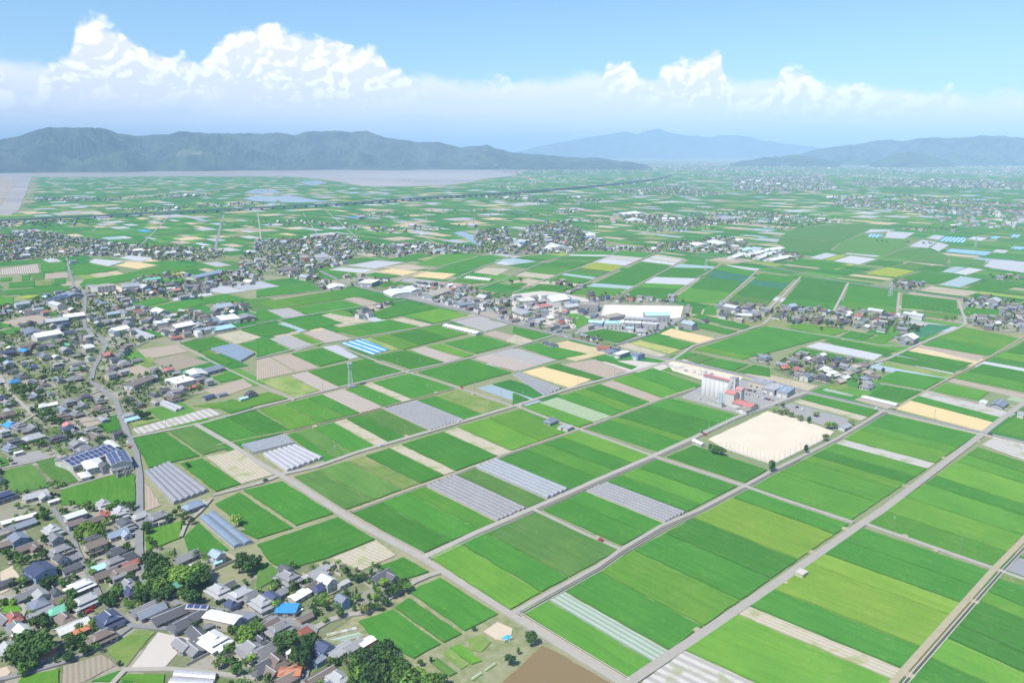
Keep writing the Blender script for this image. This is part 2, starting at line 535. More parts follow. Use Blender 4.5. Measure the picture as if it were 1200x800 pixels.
KIND = {
    # code: (object name, material, height of the surface)
    'g1': ('rice_field', rice_mat('young_rice_deep', (.044, .165, .020), (.066, .20, .026), (.105, .235, .042)), .75),
    'g2': ('rice_field', rice_mat('young_rice_mid', (.064, .190, .022), (.095, .225, .028), (.135, .25, .045)), .75),
    'g3': ('rice_field', rice_mat('young_rice_light', (.085, .215, .024), (.120, .245, .030), (.16, .27, .05), .7), .75),
    'g3y': ('rice_field', rice_mat('young_rice_lime', (.125, .235, .026), (.165, .260, .034), (.21, .28, .055), .7), .75),
    'g4': ('rice_field', rice_mat('young_rice_olive', (.070, .165, .034), (.100, .195, .042), (.14, .21, .06), .8), .7),
    'gt': ('rice_field', rice_mat('vegetable_teal', (.035, .155, .075), (.055, .180, .100), (.09, .2, .12), .7), .65),
    'gq': ('rice_field', rice_mat('young_rice_even', (.075, .185, .04), (.09, .205, .045), (.11, .21, .06), .5, .15), .6),
    'y': ('grass_plot', rice_mat('yellowing_grass', (.24, .30, .030), (.32, .36, .045), (.3, .3, .1), .7), .6),
    'w': ('weedy_field', rice_mat('weeds', (.13, .22, .045), (.24, .27, .10), (.32, .29, .19), .95), .5),
    't': ('stubble_field', row_mat('straw', (.52, .40, .21), (.60, .47, .26), 2.0, .5, .12), .45),
    'ty': ('stubble_field', row_mat('straw_green', (.42, .36, .15), (.28, .34, .09), 2.4, .5, .15, (.20, .28, .07)), .45),
    'b': ('bare_field', row_mat('tilled_soil', (.31, .25, .20), (.36, .30, .245), 2.2, .5, .2), .4),
    'b2': ('bare_field', row_mat('dark_tilled_soil', (.24, .205, .16), (.29, .25, .195), 2.2, .5, .2), .4),
    'k': ('fallow_field', row_mat('fallow_ridges', (.36, .32, .24), (.44, .39, .31), 2.6, .5, .25, (.24, .27, .11)), .45),
    'mt': ('ridged_field', row_mat('sheeted_ridges_brown', (.45, .41, .38), (.28, .22, .175), 3.6, .45, .15), .45),
    'm': ('ridged_field', row_mat('sheeted_ridges_grey', (.38, .375, .375), (.26, .245, .23), 3.2, .45, .15), .45),
    'vk': ('ridged_field', row_mat('vinyl_sheet_ridges', (.46, .44, .42), (.33, .31, .285), 5.0, .5, .15, (.25, .27, .14)), .45),
    'vw': ('sheeted_field', row_mat('white_vinyl_rows', (.50, .51, .53), (.38, .39, .41), 3.0, .35, .12), .55),
    'vg': ('sheeted_field', row_mat('grey_vinyl_rows', (.44, .45, .48), (.34, .35, .37), 3.0, .4, .12), .55),
    'vb': ('sheeted_field', row_mat('bluish_net_rows', (.33, .40, .46), (.24, .34, .33), 3.4, .4, .15), .55),
    'bl': ('sheeted_field', row_mat('blue_sheet_rows', (.055, .26, .62), (.50, .58, .66), 9.0, .62, .1), .6),
    'c': ('vegetable_field', row_mat('leek_rows', (.17, .30, .13), (.38, .39, .30), 2.6, .5, .2), .5),
    'cd': ('vegetable_field', row_mat('netted_vegetable_rows', (.20, .30, .22), (.36, .38, .33), 3.0, .5, .2), .5),
    'sand': ('sports_ground', simple_mat('pale_sand', (.55, .485, .39), .95, .14, .05, .1, rand=0), .5),
    'asph': ('paved_yard', simple_mat('worn_asphalt', (.27, .265, .26), .9, .12, .15, .2, rand=.04), .35),
    'lot': ('paved_yard', simple_mat('pale_concrete_yard', (.47, .43, .39), .9, .07, .15, .2, rand=.04), .35),
    'soil': ('bare_yard', simple_mat('trodden_soil', (.48, .40, .31), .95, .12, .2, .1, rand=.06), .4),
    'mud': ('irrigation_pond', simple_mat('silty_water', (.19, .135, .06), .25, .06, .02, .5, rand=.05), .4),
    'pond': ('irrigation_pond', simple_mat('grey_water', (.26, .25, .25), .2, .06, .02, .5, rand=.05), .4),
}
MI = lambda k: KIND[k][1]
taken = []           # outlines (ground x, y) already used, for the land further off


def plot(kind, pts, axis=None, name=None, z=None):
    """one field: a slab whose top is the crop; pts are ground points in order"""
    nm, mat, h = KIND[kind]
    h = (z or h) + (len(taken) % 37) * .004
    n = len(pts)
    c = sum(pts, Vector((0, 0, 0))) / n
    if axis is None:
        e = max(((pts[(i + 1) % n] - pts[i]) for i in range(n)), key=lambda q: q.length)
    else:
        e = axis
    ang = math.atan2(e.y, e.x)
    R = Matrix.Rotation(-ang, 3, 'Z')
    loc = [R @ (p - c) for p in pts]
    area = sum(loc[i].x * loc[(i + 1) % n].y - loc[(i + 1) % n].x * loc[i].y for i in range(n))
    if area < 0:
        loc.reverse()
    if c.y < 1400:
        fine = []
        for i in range(n):
            a, b = loc[i], loc[(i + 1) % n]
            L = (b - a).length
            nn = max(1, int(L / 5.0))
            dr = (b - a) / max(L, .01)
            for j in range(nn):
                q_ = a.lerp(b, j / nn)
                if j:
                    q_ = q_ + Vector((dr.y, -dr.x, 0)) * random.uniform(-.42, .30)
                fine.append(q_)
        loc = fine
        n = len(loc)
    vs = [(p.x, p.y, h) for p in loc] + [(p.x, p.y, -.05) for p in loc]
    fs = [tuple(range(n))] + [(i, n + i, n + (i + 1) % n, (i + 1) % n) for i in range(n)]
    mb = MB().add(vs, fs)
    o = mb.obj(name or nm, [mat], loc=(c.x, c.y, 0), rotz=ang, kind='structure')
    return o, c, ang


def shrink(pts, d):
    n = len(pts)
    c = sum(pts, Vector((0, 0, 0))) / n
    out = []
    for p in pts:
        q = c - p
        L = q.length
        out.append(p + q * min(.3, d * 1.35 / max(L, .1)))
    return out


tunnel_jobs = []     # (corner points p00 p10 p11 p01, style)


def emit(kind, q, gap=.55):
    taken.append([(p.x, p.y) for p in q])
    if kind in ('mg', 'gh', 'ghb', 'ghw', 'mgd'):
        tunnel_jobs.append((kind, q))
        return
    plot(kind, shrink(q, gap) if len(q) != 4 else inset4(q, gap), axis=((q[3] - q[0]) if len(q) == 4 and not isinstance(q, tuple) else None))


def inset4(q, d):
    out = []
    n = 4
    for i in range(n):
        a = (q[i - 1] - q[i]).normalized()
        b = (q[(i + 1) % n] - q[i]).normalized()
        s = max(.3, abs(a.x * b.y - a.y * b.x))
        out.append(q[i] + (a + b) * (d / s))
    return out


def block(ox, oy, quad, cuts, glob=False):
    """a run of fields side by side between two lanes. quad = four picture corners, cuts = x along the first edge"""
    P = [(ox + x / 4, oy + y / 4) for x, y in quad]
    g = [G(x, y) for x, y in P]
    tok = cuts.split()
    xs = [float(t) for t in tok[0::2]]
    ks = tok[1::2]
    if ox or oy:
        xs = [ox + x / 4 for x in xs]
    (x0, y0), (x1, y1) = P[0], P[1]
    def tt(x):
        s = (x - x0) / (x1 - x0)
        p = G(x, y0 + s * (y1 - y0))
        return (p - g[0]).dot(g[1] - g[0]) / (g[1] - g[0]).length_squared
    ts = [tt(x) for x in xs]
    for i, kd in enumerate(ks):
        a = g[0].lerp(g[1], ts[i]); b_ = g[0].lerp(g[1], ts[i + 1])
        c_ = g[3].lerp(g[2], ts[i + 1]); d_ = g[3].lerp(g[2], ts[i])
        if kd == '-':
            taken.append([(p.x, p.y) for p in (a, b_, c_, d_)])
            continue
        emit(kd, [a, b_, c_, d_])


def P4(s, ox=0, oy=0):
    v = [float(t) for t in s.replace(',', ' ').split()]
    return [(ox + v[i] / (4 if ox or oy or oy is None else 1), oy + v[i + 1] / (4 if ox or oy else 1)) for i in range(0, len(v), 2)]


# Crops of the survey: "@ox oy" sets an origin (4 units to a picture pixel; "@G" = whole-picture pixels);
# B quad | cuts   = a block cut into strips;   kind quad = one field
DATA = '''
@300 420
B 10,242 735,68 935,142 170,338 | 10 g3 130 g2 240 g1 310 mt 415 g1 500 k 545 g1 735
g1 755,65 1000,5 1200,68 960,133
mt 1015,2 1110,-22 1330,34 1215,62
w 0,100 40,98 150,82 300,150 190,185
mt 155,80 240,64 388,138 305,158
g1 245,62 510,5 700,65 395,136
g3 -300,225 -80,195 60,158 160,188 -100,245
B 145,358 950,147 1190,228 330,490 | 145 g1 190 g4 265 g1 365 k 422 g1 495 g4 595 mg 755 g1 835 w 950
ghw 25,455 190,408 325,470 140,538
gh -75,412 130,362 185,402 -15,452
B 160,563 945,325 1200,437 420,712 | 160 g4 285 g4 430 w 510 g1 625 k 680 g1 880 k 945
@0 420
k 965,462 1105,428 1288,545 1130,592
g1 840,495 950,470 1135,590 1010,628
g1 622,378 775,345 940,458 695,517
g4 785,342 905,318 1065,425 950,455
B 940,308 1200,242 1372,340 1122,410 | 940 g1 1060 g1 1200
g1 990,90 1090,60 1150,90 1035,115
b 950,150 1140,95 1190,130 1040,185
w 590,300 700,262 750,290 640,320
g1 455,320 545,258 570,330 500,355
b 340,290 420,275 490,300 400,330
ghw 730,215 780,203 872,235 820,255
vk 620,332 980,232 1045,262 650,360
g1 1000,220 1090,192 1190,232 1080,262
g4 0,530 150,495 245,600 60,640
g4 165,490 250,465 375,575 270,605
asph 30,460 190,430 235,465 60,500
g2 280,610 600,530 635,545 640,685 280,690
mgd 672,542 800,490 985,625 812,692
g1 0,470 28,465 48,500 0,515
b 675,590 690,580 760,690 680,720
@0 600
g3 675,90 860,40 850,125 680,190
g1 860,120 930,50 1075,180 970,222 880,190
ghb 930,38 1010,0 1200,147 1092,178
lot 600,738 740,560 900,590 770,740
w 485,655 640,550 735,560 592,735
b2 290,722 480,665 555,718 400,800 290,830
g1 410,800 565,742 600,745 520,800
g3 100,772 283,735 285,830 60,830
g3 550,790 600,758 780,760 770,830
ghw 770,830 832,740 1030,760 1000,840
soil 0,730 35,720 60,750 20,790 -30,800
g3 0,420 60,415 100,450 120,500 40,480 0,470
soil 0,280 60,250 100,300 40,370 0,390
g1 0,640 12,630 18,700 0,715
@300 600
g1 5,130 -75,90 -77,88 178,76
g1 0,155 385,25 562,128 345,218 130,280 60,235
k 350,218 565,132 662,204 490,280
g1 565,258 692,212 818,282 685,325
g4 0,240 55,237 128,285 70,335 0,372
B 805,210 1310,0 1705,180 1188,464 | 805 g3 952 g1 1076 g4 1310
g1 475,512 560,485 640,455 872,622 745,692 650,640 550,600
g1 645,450 715,400 972,572 880,618
g1 722,382 755,350 862,308 1140,482 982,562
cd 320,600 480,560 520,580 400,612
vk 320,570 470,535 485,550 330,592
soil 1060,560 1130,512 1210,545 1195,610 1120,600
w 990,600 1060,570 1110,610 1060,660 1000,650
g3 900,640 960,615 1068,700 1010,720
g4 810,705 850,680 950,755 905,778
w 870,660 920,640 1000,720 960,745
c 1000,780 1055,745 1070,760 1015,798
c 1060,745 1120,700 1135,715 1080,752
@G
g1 251,591 281,577 345,619 302,632
g1 284,575 331,564 392,602 347,617
B 609,717 875,573 996,615 736,797 | 609 g2 638 cd 657 g1 698 g3 742 g1 779 g1 812 g3y 857 g1 875
B 879,570 1039,485.5 1146,510 997.5,611 | 879 g2 912 g2 937 g3 948 g1 960 g2 975 vk 985 g3 1005 g2 1015 g1 1039
B 750,799 1006,617.5 1164,670.5 954,901 | 750 vk 802 g3 862 k 876 g1 904 g3y 946 g3y 963 g1 985 g1 1006
B 1014,614 1145,524 1262,562 1165,665 | 1014 g2 1036 g3 1060 g2 1083 g1 1096 g3 1120 g2 1132 g2 1145
vk 1150,521 1165,512 1260,537 1240,554
B 1060,799 1167.5,680 1300,735 1190,860 | 1060 g1 1087 g3 1107 g1 1121 g1 1146 g3 1156 g1 1168
pond 1177.5,668 1193,653 1250,668 1230,688
w 1169,678 1177,669 1232,688 1225,697
B 411,600.5 678,505 762.5,534 494,650 | 411 g1 445 g1 477 g2 497 mg 534 g4 556 gh 583 g1 615 g2 636 g1 657 g3 678
sand 829,515 899,482 940,492 978,506 972,513 905,545 850,527
asph 797,466 822,452 868,445 930,455 938,462 905,478 873,487
asph 912,478 927,472 1003,493 985,505 978,504 940,490
mud 585,802 635,755.5 652,763 720,802 700,830 560,830
@600 420
B -255,322 20,245 250,350 0,435 | -255 g3 -110 g3 20
B 50,232 660,45 890,128 315,325 | 50 g2 125 c 212 g1 280 g3 340 g1 412 b 472 g2 560 g1 660
B 350,330 735,185 1075,272 690,440 | 350 g1 455 g3 495 g1 640 g1 735
B 145,712 680,475 1060,600 516,880 | 145 g1 255 g1 342 mg 445 g1 510 g2 590 g1 680
g1 722,463 852,408 1200,525 1095,585
t 45,65 145,40 375,100 270,140
g1 155,38 215,25 430,92 385,105
b 225,30 390,5 550,60 440,92
g1 390,2 400,-10 590,40 560,55
mg 0,78 40,68 238,142 150,182
g1 0,165 18,165 85,195 0,225
@900 420
g1 150,188 195,170 525,243 470,275
k 115,205 145,192 470,276 440,292
B 590,235 745,152 1165,262 1010,345 | 590 t 662 g1 700 vk 745
g1 465,175 545,125 715,158 615,205
b 400,195 440,178 610,222 560,240
g1 510,100 600,60 835,97 735,150
w 515,32 545,20 870,75 850,96
g1 545,8 600,-10 900,45 875,72
B 870,92 1005,27 1290,80 1200,157 | 870 g2 930 g1 1005
b 840,108 868,96 1260,180 1240,202
g2 770,152 835,118 1040,160 990,198
c 1110,195 1140,178 1290,205 1270,225
g2 1060,345 1150,275 1300,310 1240,385
w 270,125 370,115 385,140 300,160
cd 250,150 270,140 410,175 390,180
@300 240
g1 0,435 0,402 60,390 260,368 320,402
B 0,462 440,392 555,420 90,492 | 0 g3 130 g2 340 g1 440
b 410,440 460,432 580,462 520,478
g1 470,428 560,420 680,445 590,462
g1 165,485 400,448 520,478 250,515
m 50,495 150,483 245,520 130,532
g1 0,500 40,498 140,535 0,556
g1 0,570 50,560 165,600 60,620
vb 85,560 140,552 240,590 200,602
g1 130,548 300,520 410,555 245,590
k 305,520 350,510 550,548 430,560
B 345,582 690,530 830,562 500,625 | 345 g2 440 g1 630 k 690
g3 700,520 860,488 1000,520 840,556
g1 520,515 700,455 835,487 590,540
m 60,630 150,612 280,660 190,685
g3 160,612 210,605 320,650 290,665
mt 215,600 330,585 450,630 330,650
g1 0,655 50,635 175,685 0,716
B 540,625 865,563 1005,603 690,680 | 540 g3 625 g1 760 g2 865
w 500,632 540,625 680,678 640,686
bl 395,650 500,630 625,680 545,705
vg 310,668 380,658 485,715 440,727
g1 165,700 310,672 440,725 300,760
b 70,715 160,700 300,765 190,785
b 0,730 65,715 185,787 0,825
g1 550,710 700,682 885,740 740,778
mt 725,680 790,665 970,720 890,740
g3 800,665 870,652 1020,705 975,718
g1 880,650 1050,612 1200,655 1030,700
m 920,548 1030,525 1190,562 1075,595
b 1060,605 1120,590 1240,622 1200,645
m 1020,708 1200,672 1340,712 1200,775
vg 430,285 560,262 700,270 560,300
vw 340,305 400,295 548,305 505,322
g1 600,262 760,228 830,238 700,270
g1 320,320 380,312 510,330 450,335
g1 500,330 560,318 680,335 600,348
t 575,312 640,300 765,315 690,332
t 720,335 780,312 940,325 880,350
g1 830,310 1000,250 1150,265 950,325
g2 750,280 880,232 1060,240 860,292
m 640,352 720,345 880,362 800,375
k 1020,318 1080,295 1190,302 1130,332
g1 565,385 620,358 745,372 700,390
g2 880,358 940,345 1090,362 1010,372
b 840,372 880,362 1010,376 970,392
@600 240
B 20,330 320,218 500,218 168,350 | 20 k 60 g2 130 g1 185 g4 225 g1 260 vw 278 g1 320
B 175,352 515,216 668,228 320,374 | 175 g1 230 vb 250 g1 275 g4 315 y 380 vw 420 vk 465 g1 515
g1 65,400 125,372 300,385 235,412
k 135,368 160,357 325,372 300,383
g1 -10,372 40,366 75,372 -10,396
B 270,420 600,270 745,290 490,430 | 270 g2 350 vb 385 g1 600
B 605,265 680,232 815,255 760,285 | 605 vw 630 k 645 vw 660 k 680
B 500,435 745,295 960,300 710,450 | 500 g1 585 g2 618 vw 668 g1 745
vb 752,292 790,278 955,290 930,306
g1 805,272 850,252 970,275 955,286
B 740,452 985,282 1145,315 970,465 | 740 g2 830 g1 905 gt 950 g1 985
B 1010,450 1165,322 1330,340 1190,480 | 1010 g4 1045 g1 1100 gt 1130 g1 1165
g1 845,478 900,476 885,515 838,512
g1 905,476 975,480 960,520 892,516
g1 840,525 880,513 1115,567 1080,585
g1 780,556 840,540 1062,595 1010,610
t 690,606 745,580 955,628 880,650
g1 600,632 665,608 865,655 790,678
ty 550,650 600,637 790,682 740,700
k 490,662 540,647 730,705 690,717
g1 300,608 430,583 595,610 500,648
g2 240,515 300,510 400,545 310,580
B 855,680 1190,568 1470,625 1080,728 | 855 g3 900 g1 1190
g1 735,712 820,690 870,700 790,732
g4 815,718 880,700 955,720 870,747
g1 890,745 960,722 1110,750 1040,782
g1 1050,785 1130,752 1210,768 1215,810
g1 0,600 5,572 200,612 125,640
k -30,640 10,608 115,642 50,658
g1 45,668 120,648 355,700 215,728
m -130,750 20,672 210,728 40,780
b -300,540 -150,500 -40,520 -180,560
@900 240
B 50,475 160,348 362,375 315,495 | 50 g1 82 g1 160
B 335,490 380,375 608,410 600,515 | 335 g2 350 g1 380
g1 630,417 885,449 890,507 622,487
g4 622,492 892,512 895,540 625,515
g1 920,480 1100,492 1090,530 940,530
vg 195,248 270,226 330,235 250,258
y 265,258 335,236 370,240 300,262
vw 305,265 385,240 510,255 430,280
g1 75,275 160,253 400,290 300,305
y 295,300 385,278 405,285 320,307
y 455,325 560,293 690,312 600,340
g1 450,280 520,258 640,270 570,290
g4 585,290 660,270 770,285 690,305
g1 700,302 780,285 850,290 820,315
vw 865,320 940,295 1010,305 930,330
vb 805,315 880,290 930,295 865,320
bl 800,170 830,150 930,155 920,178
bl 830,220 860,207 1050,222 1020,238
bl 1130,150 1150,138 1185,142 1170,155
bl 1035,158 1060,147 1090,150 1070,162
bl 465,150 480,137 540,140 520,155
bl 1135,205 1160,195 1210,200 1190,212
vg 660,195 720,165 790,175 750,203
vg 760,203 795,176 850,190 800,220
vg 545,155 560,125 690,132 640,160
vg 450,133 480,115 600,118 560,125
vg 745,155 780,142 830,147 800,165
vw 940,160 960,150 1030,155 1000,170
vg 1050,222 1070,210 1130,215 1110,228
vg 1010,290 1050,260 1210,268 1200,320
vb 805,375 900,335 1005,350 900,388
g1 915,398 1040,352 1220,372 1080,408
g1 610,345 720,315 900,340 800,370
gq 40,182 60,150 330,178 280,220 90,205
gq 60,148 130,108 400,88 560,96 440,130 340,175
gq 300,220 345,178 450,135 540,158 640,165 650,195 530,240
gq 540,243 650,203 745,208 850,240 840,275
gq 850,240 1020,262 1010,285 855,278
g3 75,570 150,555 380,590 290,620
g1 322,625 385,592 505,612 440,640
g2 450,640 520,612 620,605 540,655
vw 175,665 240,645 540,705 500,730
g1 260,640 300,628 605,685 550,705
g1 115,695 160,672 480,735 455,745
gt 660,605 750,560 870,570 735,625
B 720,660 900,570 1195,630 1040,710 | 720 g1 790 g3 900
b 690,665 715,655 1020,712 985,735
g1 615,700 650,685 965,745 900,765
vg 555,725 600,705 895,770 870,798
g3 1055,715 1108,692 1210,708 1215,742
g1 1115,690 1200,650 1260,665 1215,705
@0 240
g1 370,377 395,352 620,320 700,340 560,365 400,395
g1 338,330 345,287 410,277 560,300 500,315 400,330
vw 415,270 440,255 590,265 510,288
vw 560,250 610,238 720,250 660,265
t 540,285 600,268 755,280 650,302
g2 600,320 760,287 950,300 750,332
g1 660,272 800,262 920,285 840,300
mt 0,302 180,277 185,320 0,330
g1 190,277 310,272 315,310 190,318
b 210,324 315,317 325,340 210,350
w 170,356 248,353 245,378 170,382
g1 252,350 310,346 310,372 252,376
g1 40,367 165,357 160,385 40,392
g1 20,402 230,387 340,380 335,400 20,425
y 70,437 130,425 190,425 140,440
g2 0,437 68,432 60,470 0,475
g1 0,345 60,340 55,358 0,362
g1 100,333 145,330 140,355 100,358
g4 150,326 205,323 205,350 150,353
g1 185,500 230,498 310,525 290,540
b 0,552 170,512 260,545 80,570
b 225,492 330,488 345,515 320,525
g1 0,550 68,572 0,582
g1 0,592 95,573 95,600 0,615
g1 585,470 740,433 800,452 690,478
g1 700,480 895,443 980,460 830,500
g1 940,440 1060,418 1170,445 1000,465
vw 800,440 880,428 900,435 820,452
vw 905,425 990,413 1000,425 920,437
vg 960,405 1040,378 1160,405 1060,418
g1 670,590 700,585 780,615 740,625
ghw 600,590 640,585 740,620 690,635
b2 720,580 790,572 820,600 790,612
g1 840,650 1000,618 1090,655 930,690
k 1010,612 1130,590 1230,622 1110,655
g1 1125,590 1290,555 1400,590 1240,620
ghb 985,680 1100,655 1200,700 1130,740
g1 1120,655 1240,630 1330,665 1210,692
g2 930,692 975,682 1095,740 1060,750
b 640,682 830,655 885,690 690,725
b2 700,735 850,700 990,740 830,777
w 640,745 690,725 730,755 690,770
b 570,772 680,742 770,772 650,805
w 670,720 700,712 735,730 710,742
sand 440,405 560,388 600,395 560,418 460,425
g1 720,365 760,350 1040,330 1020,345 800,372
'''
ORG = (0, 0)
for line in DATA.strip().splitlines():
    t = line.strip()
    if not t:
        continue
    if t.startswith('@'):
        ORG = None if t == '@G' else tuple(float(a) for a in t[1:].split())
        continue
    kd, rest = t.split(' ', 1)
    if '1 1 1 1' in rest:
        continue
    def num(s):
        v = [float(a) for a in s.replace(',', ' ').split()]
        return [(v[i], v[i + 1]) for i in range(0, len(v), 2)]
    if kd == 'B':
        q, cu = rest.split('|')
        if ORG is None:
            block(0, 0, [(x * 4, y * 4) for x, y in num(q)], cu)
        else:
            block(ORG[0], ORG[1], num(q), cu)
    else:
        pts = num(rest)
        if ORG is None:
            gp = [G(x, y) for x, y in pts]
        else:
            gp = [G(ORG[0] + x / 4, ORG[1] + y / 4) for x, y in pts]
        # make the second edge run the long way when that is how the rows run
        if len(gp) == 4:
            if (gp[1] - gp[0]).length > (gp[2] - gp[1]).length * 1.4 and kd not in ('vk',):
                gp = gp[1:] + gp[:1]
        emit(kd, gp)
# ------------------------------------------------------------------ settled land (zones) and the fields further off
ZONES = {
    'village': [[(-90, 372), (0, 360), (40, 352), (85, 340), (100, 337), (140, 337), (172, 343), (176, 350), (150, 360), (182, 364), (200, 372), (230, 380), (215, 392), (185, 395), (160, 408), (148, 420), (175, 430), (200, 428), (235, 440), (250, 455), (215, 470), (160, 478), (155, 500), (140, 530), (160, 580), (165, 640), (200, 640), (220, 650), (245, 660), (262, 690), (330, 660), (350, 655), (390, 665), (440, 660), (480, 670), (482, 680), (455, 700), (410, 725), (375, 750), (450, 765), (530, 800), (560, 830), (-90, 830)]],
    'hamlets': [
        [(-80, 280), (0, 277), (30, 272), (60, 274), (100, 281), (150, 287), (195, 289), (198, 297), (150, 302), (100, 299), (50, 305), (-80, 312)],
        [(160, 293), (195, 288), (240, 292), (265, 296), (262, 304), (220, 307), (175, 305)],
        [(300, 283), (340, 280), (400, 277), (430, 284), (452, 290), (435, 297), (415, 301), (400, 312), (370, 316), (340, 312), (330, 300), (300, 298)],
        [(282, 300), (300, 295), (345, 300), (370, 308), (368, 318), (382, 330), (408, 336), (395, 342), (370, 340), (350, 327), (320, 323), (300, 320), (280, 322)],
        [(150, 336), (165, 325), (200, 320), (240, 327), (262, 320), (300, 316), (312, 325), (295, 333), (250, 340), (235, 352), (200, 352), (170, 346)],
        [(243, 363), (262, 355), (285, 357), (292, 366), (270, 371), (245, 369)],
        [(185, 372), (215, 366), (240, 369), (290, 371), (300, 378), (262, 388), (230, 396), (205, 399), (190, 393)],
        [(400, 325), (430, 321), (450, 329), (500, 334), (540, 334), (565, 344), (600, 349), (640, 352), (680, 352), (686, 365), (674, 385), (702, 397), (735, 412), (722, 418), (690, 402), (650, 393), (600, 381), (560, 366), (520, 356), (470, 346), (420, 336)],
        [(690, 345), (800, 350), (806, 368), (760, 390), (722, 400), (690, 388), (686, 370)],
        [(620, 266), (640, 262), (670, 265), (690, 278), (712, 285), (700, 290), (650, 291), (600, 292), (605, 280)],
        [(720, 250), (790, 255), (850, 258), (872, 262), (800, 267), (735, 262)],
        [(760, 290), (800, 282), (830, 284), (862, 289), (842, 297), (790, 295)],
        [(560, 270), (592, 267), (602, 286), (570, 291), (555, 282)],
        [(430, 293), (480, 285), (520, 287), (600, 290), (700, 290), (772, 292), (772, 296), (600, 298), (520, 298), (480, 301), (440, 301)],
        [(905, 362), (930, 357), (980, 364), (1030, 367), (1070, 368), (1079, 376), (1076, 386), (1050, 392), (1010, 386), (980, 379), (930, 381), (905, 376)],
        [(920, 422), (945, 413), (960, 415), (1000, 422), (1025, 432), (1034, 446), (1022, 457), (1000, 457), (975, 450), (950, 448), (925, 442), (905, 432)],
        [(1048, 398), (1060, 393), (1082, 398), (1077, 406), (1055, 406)],
        [(1128, 350), (1165, 350), (1220, 362), (1300, 372), (1300, 392), (1160, 388), (1132, 380), (1105, 374), (1110, 370), (1135, 370)],
        [(1044, 330), (1070, 331), (1087, 336), (1080, 341), (1048, 338)],
        [(1160, 324), (1195, 323), (1195, 329), (1165, 329)],
        [(808, 286), (840, 278), (860, 280), (880, 290), (942, 300), (938, 306), (900, 303), (865, 302), (820, 294)],
        [(845, 356), (870, 350), (892, 355), (902, 366), (892, 377), (862, 380), (842, 374)],
        [(440, 358), (450, 355), (475, 360), (470, 367), (448, 365)],
        [(668, 345), (640, 340), (645, 330), (680, 330), (684, 340)],
        [(866, 416), (885, 414), (905, 420), (902, 428), (880, 424)],
        [(780, 378), (800, 374), (826, 378), (820, 386), (795, 386)],
        [(1050, 450), (1070, 452), (1075, 456), (1052, 458)],
        [(410, 368), (440, 363), (445, 370), (425, 378), (412, 376)],
        [(230, 398), (262, 400), (260, 412), (238, 414)],
    ],
    'far': [
        [(45, 232), (110, 232), (250, 228), (250, 231), (110, 236), (45, 237)], [(120, 247), (200, 242), (330, 236), (330, 240), (200, 247), (120, 252)],
        [(250, 262), (350, 258), (460, 268), (560, 262), (560, 266), (460, 274), (350, 264), (250, 268)],
        [(420, 252), (520, 246), (640, 250), (700, 240), (700, 245), (640, 256), (520, 252), (420, 257)],
        [(0, 262), (60, 258), (110, 262), (60, 268), (0, 270)],
        [(630, 262), (700, 256), (740, 262), (700, 268)],
        [(560, 232), (640, 228), (720, 235), (700, 240), (620, 238)], [(720, 222), (790, 219), (850, 228), (800, 232), (730, 228)],
        [(860, 208), (960, 206), (985, 222), (900, 228), (860, 224)], [(970, 232), (1050, 228), (1200, 240), (1300, 244), (1300, 262), (1200, 256), (1080, 250), (980, 242)],
        [(800, 252), (870, 248), (940, 250), (992, 260), (940, 268), (850, 262)], [(1000, 212), (1100, 210), (1200, 214), (1200, 222), (1100, 220), (1000, 218)],
        [(890, 262), (930, 258), (990, 268), (960, 274), (900, 272)],
        [(560, 196), (640, 196), (760, 190), (900, 190), (1400, 190), (1400, 203), (1050, 206), (900, 200), (760, 202), (640, 205), (600, 205)],
        [(1060, 268), (1120, 266), (1120, 272), (1060, 272)], [(740, 268), (820, 264), (840, 270), (760, 274)],
        [(60, 310), (90, 306), (92, 312), (60, 314)],
    ],
}
NOGO = [[(-900, 197), (0, 197), (560, 196), (622, 199), (612, 203), (596, 207), (560, 211), (550, 215), (520, 218), (470, 219), (425, 219), (398, 214), (372, 210), (330, 207.5), (200, 207.5), (60, 208), (46, 208), (38, 240), (26, 250), (-900, 262)],
        [(-900, 182), (560, 182), (700, 186), (770, 196), (560, 197), (-900, 197)], [(855, 180), (1600, 180), (1600, 192), (985, 194), (855, 193)]]


def gpoly(poly):
    return np.array([[G(x, y).x, G(x, y).y] for x, y in poly])


def inside(poly, X, Y):
    poly = np.asarray(poly)
    r = np.zeros(X.shape, bool)
    n = len(poly)
    for i in range(n):
        x1, y1 = poly[i]
        x2, y2 = poly[(i + 1) % n]
        if y1 == y2:
            continue
        c = ((y1 > Y) != (y2 > Y)) & (X < (x2 - x1) * (Y - y1) / (y2 - y1) + x1)
        r ^= c
    return r


ZG = {k: [gpoly(p) for p in v] for k, v in ZONES.items()}
NG = [gpoly([(x, max(y, 178.9)) for x, y in p]) for p in NOGO]


def poly_sheet(name, g, z, mat):
    from mathutils.geometry import tessellate_polygon
    vs = [Vector((p[0], p[1], z)) for p in g]
    tris = tessellate_polygon([vs])
    fs = []
    for t in tris:
        a, b, c = (vs[i] for i in t)
        if (b - a).cross(c - a).z < 0:
            t = (t[0], t[2], t[1])
        fs.append(tuple(t))
    return MB().add(vs, fs).obj(name, [mat], kind='structure')


for grp, zz in (('village', .20), ('hamlets', .20)):
    for i, g in enumerate(ZG[grp]):
        if grp == 'far' and i in (0, 1, 4):
            continue
        poly_sheet('village_ground', g, zz + i * .004, M_YARD)

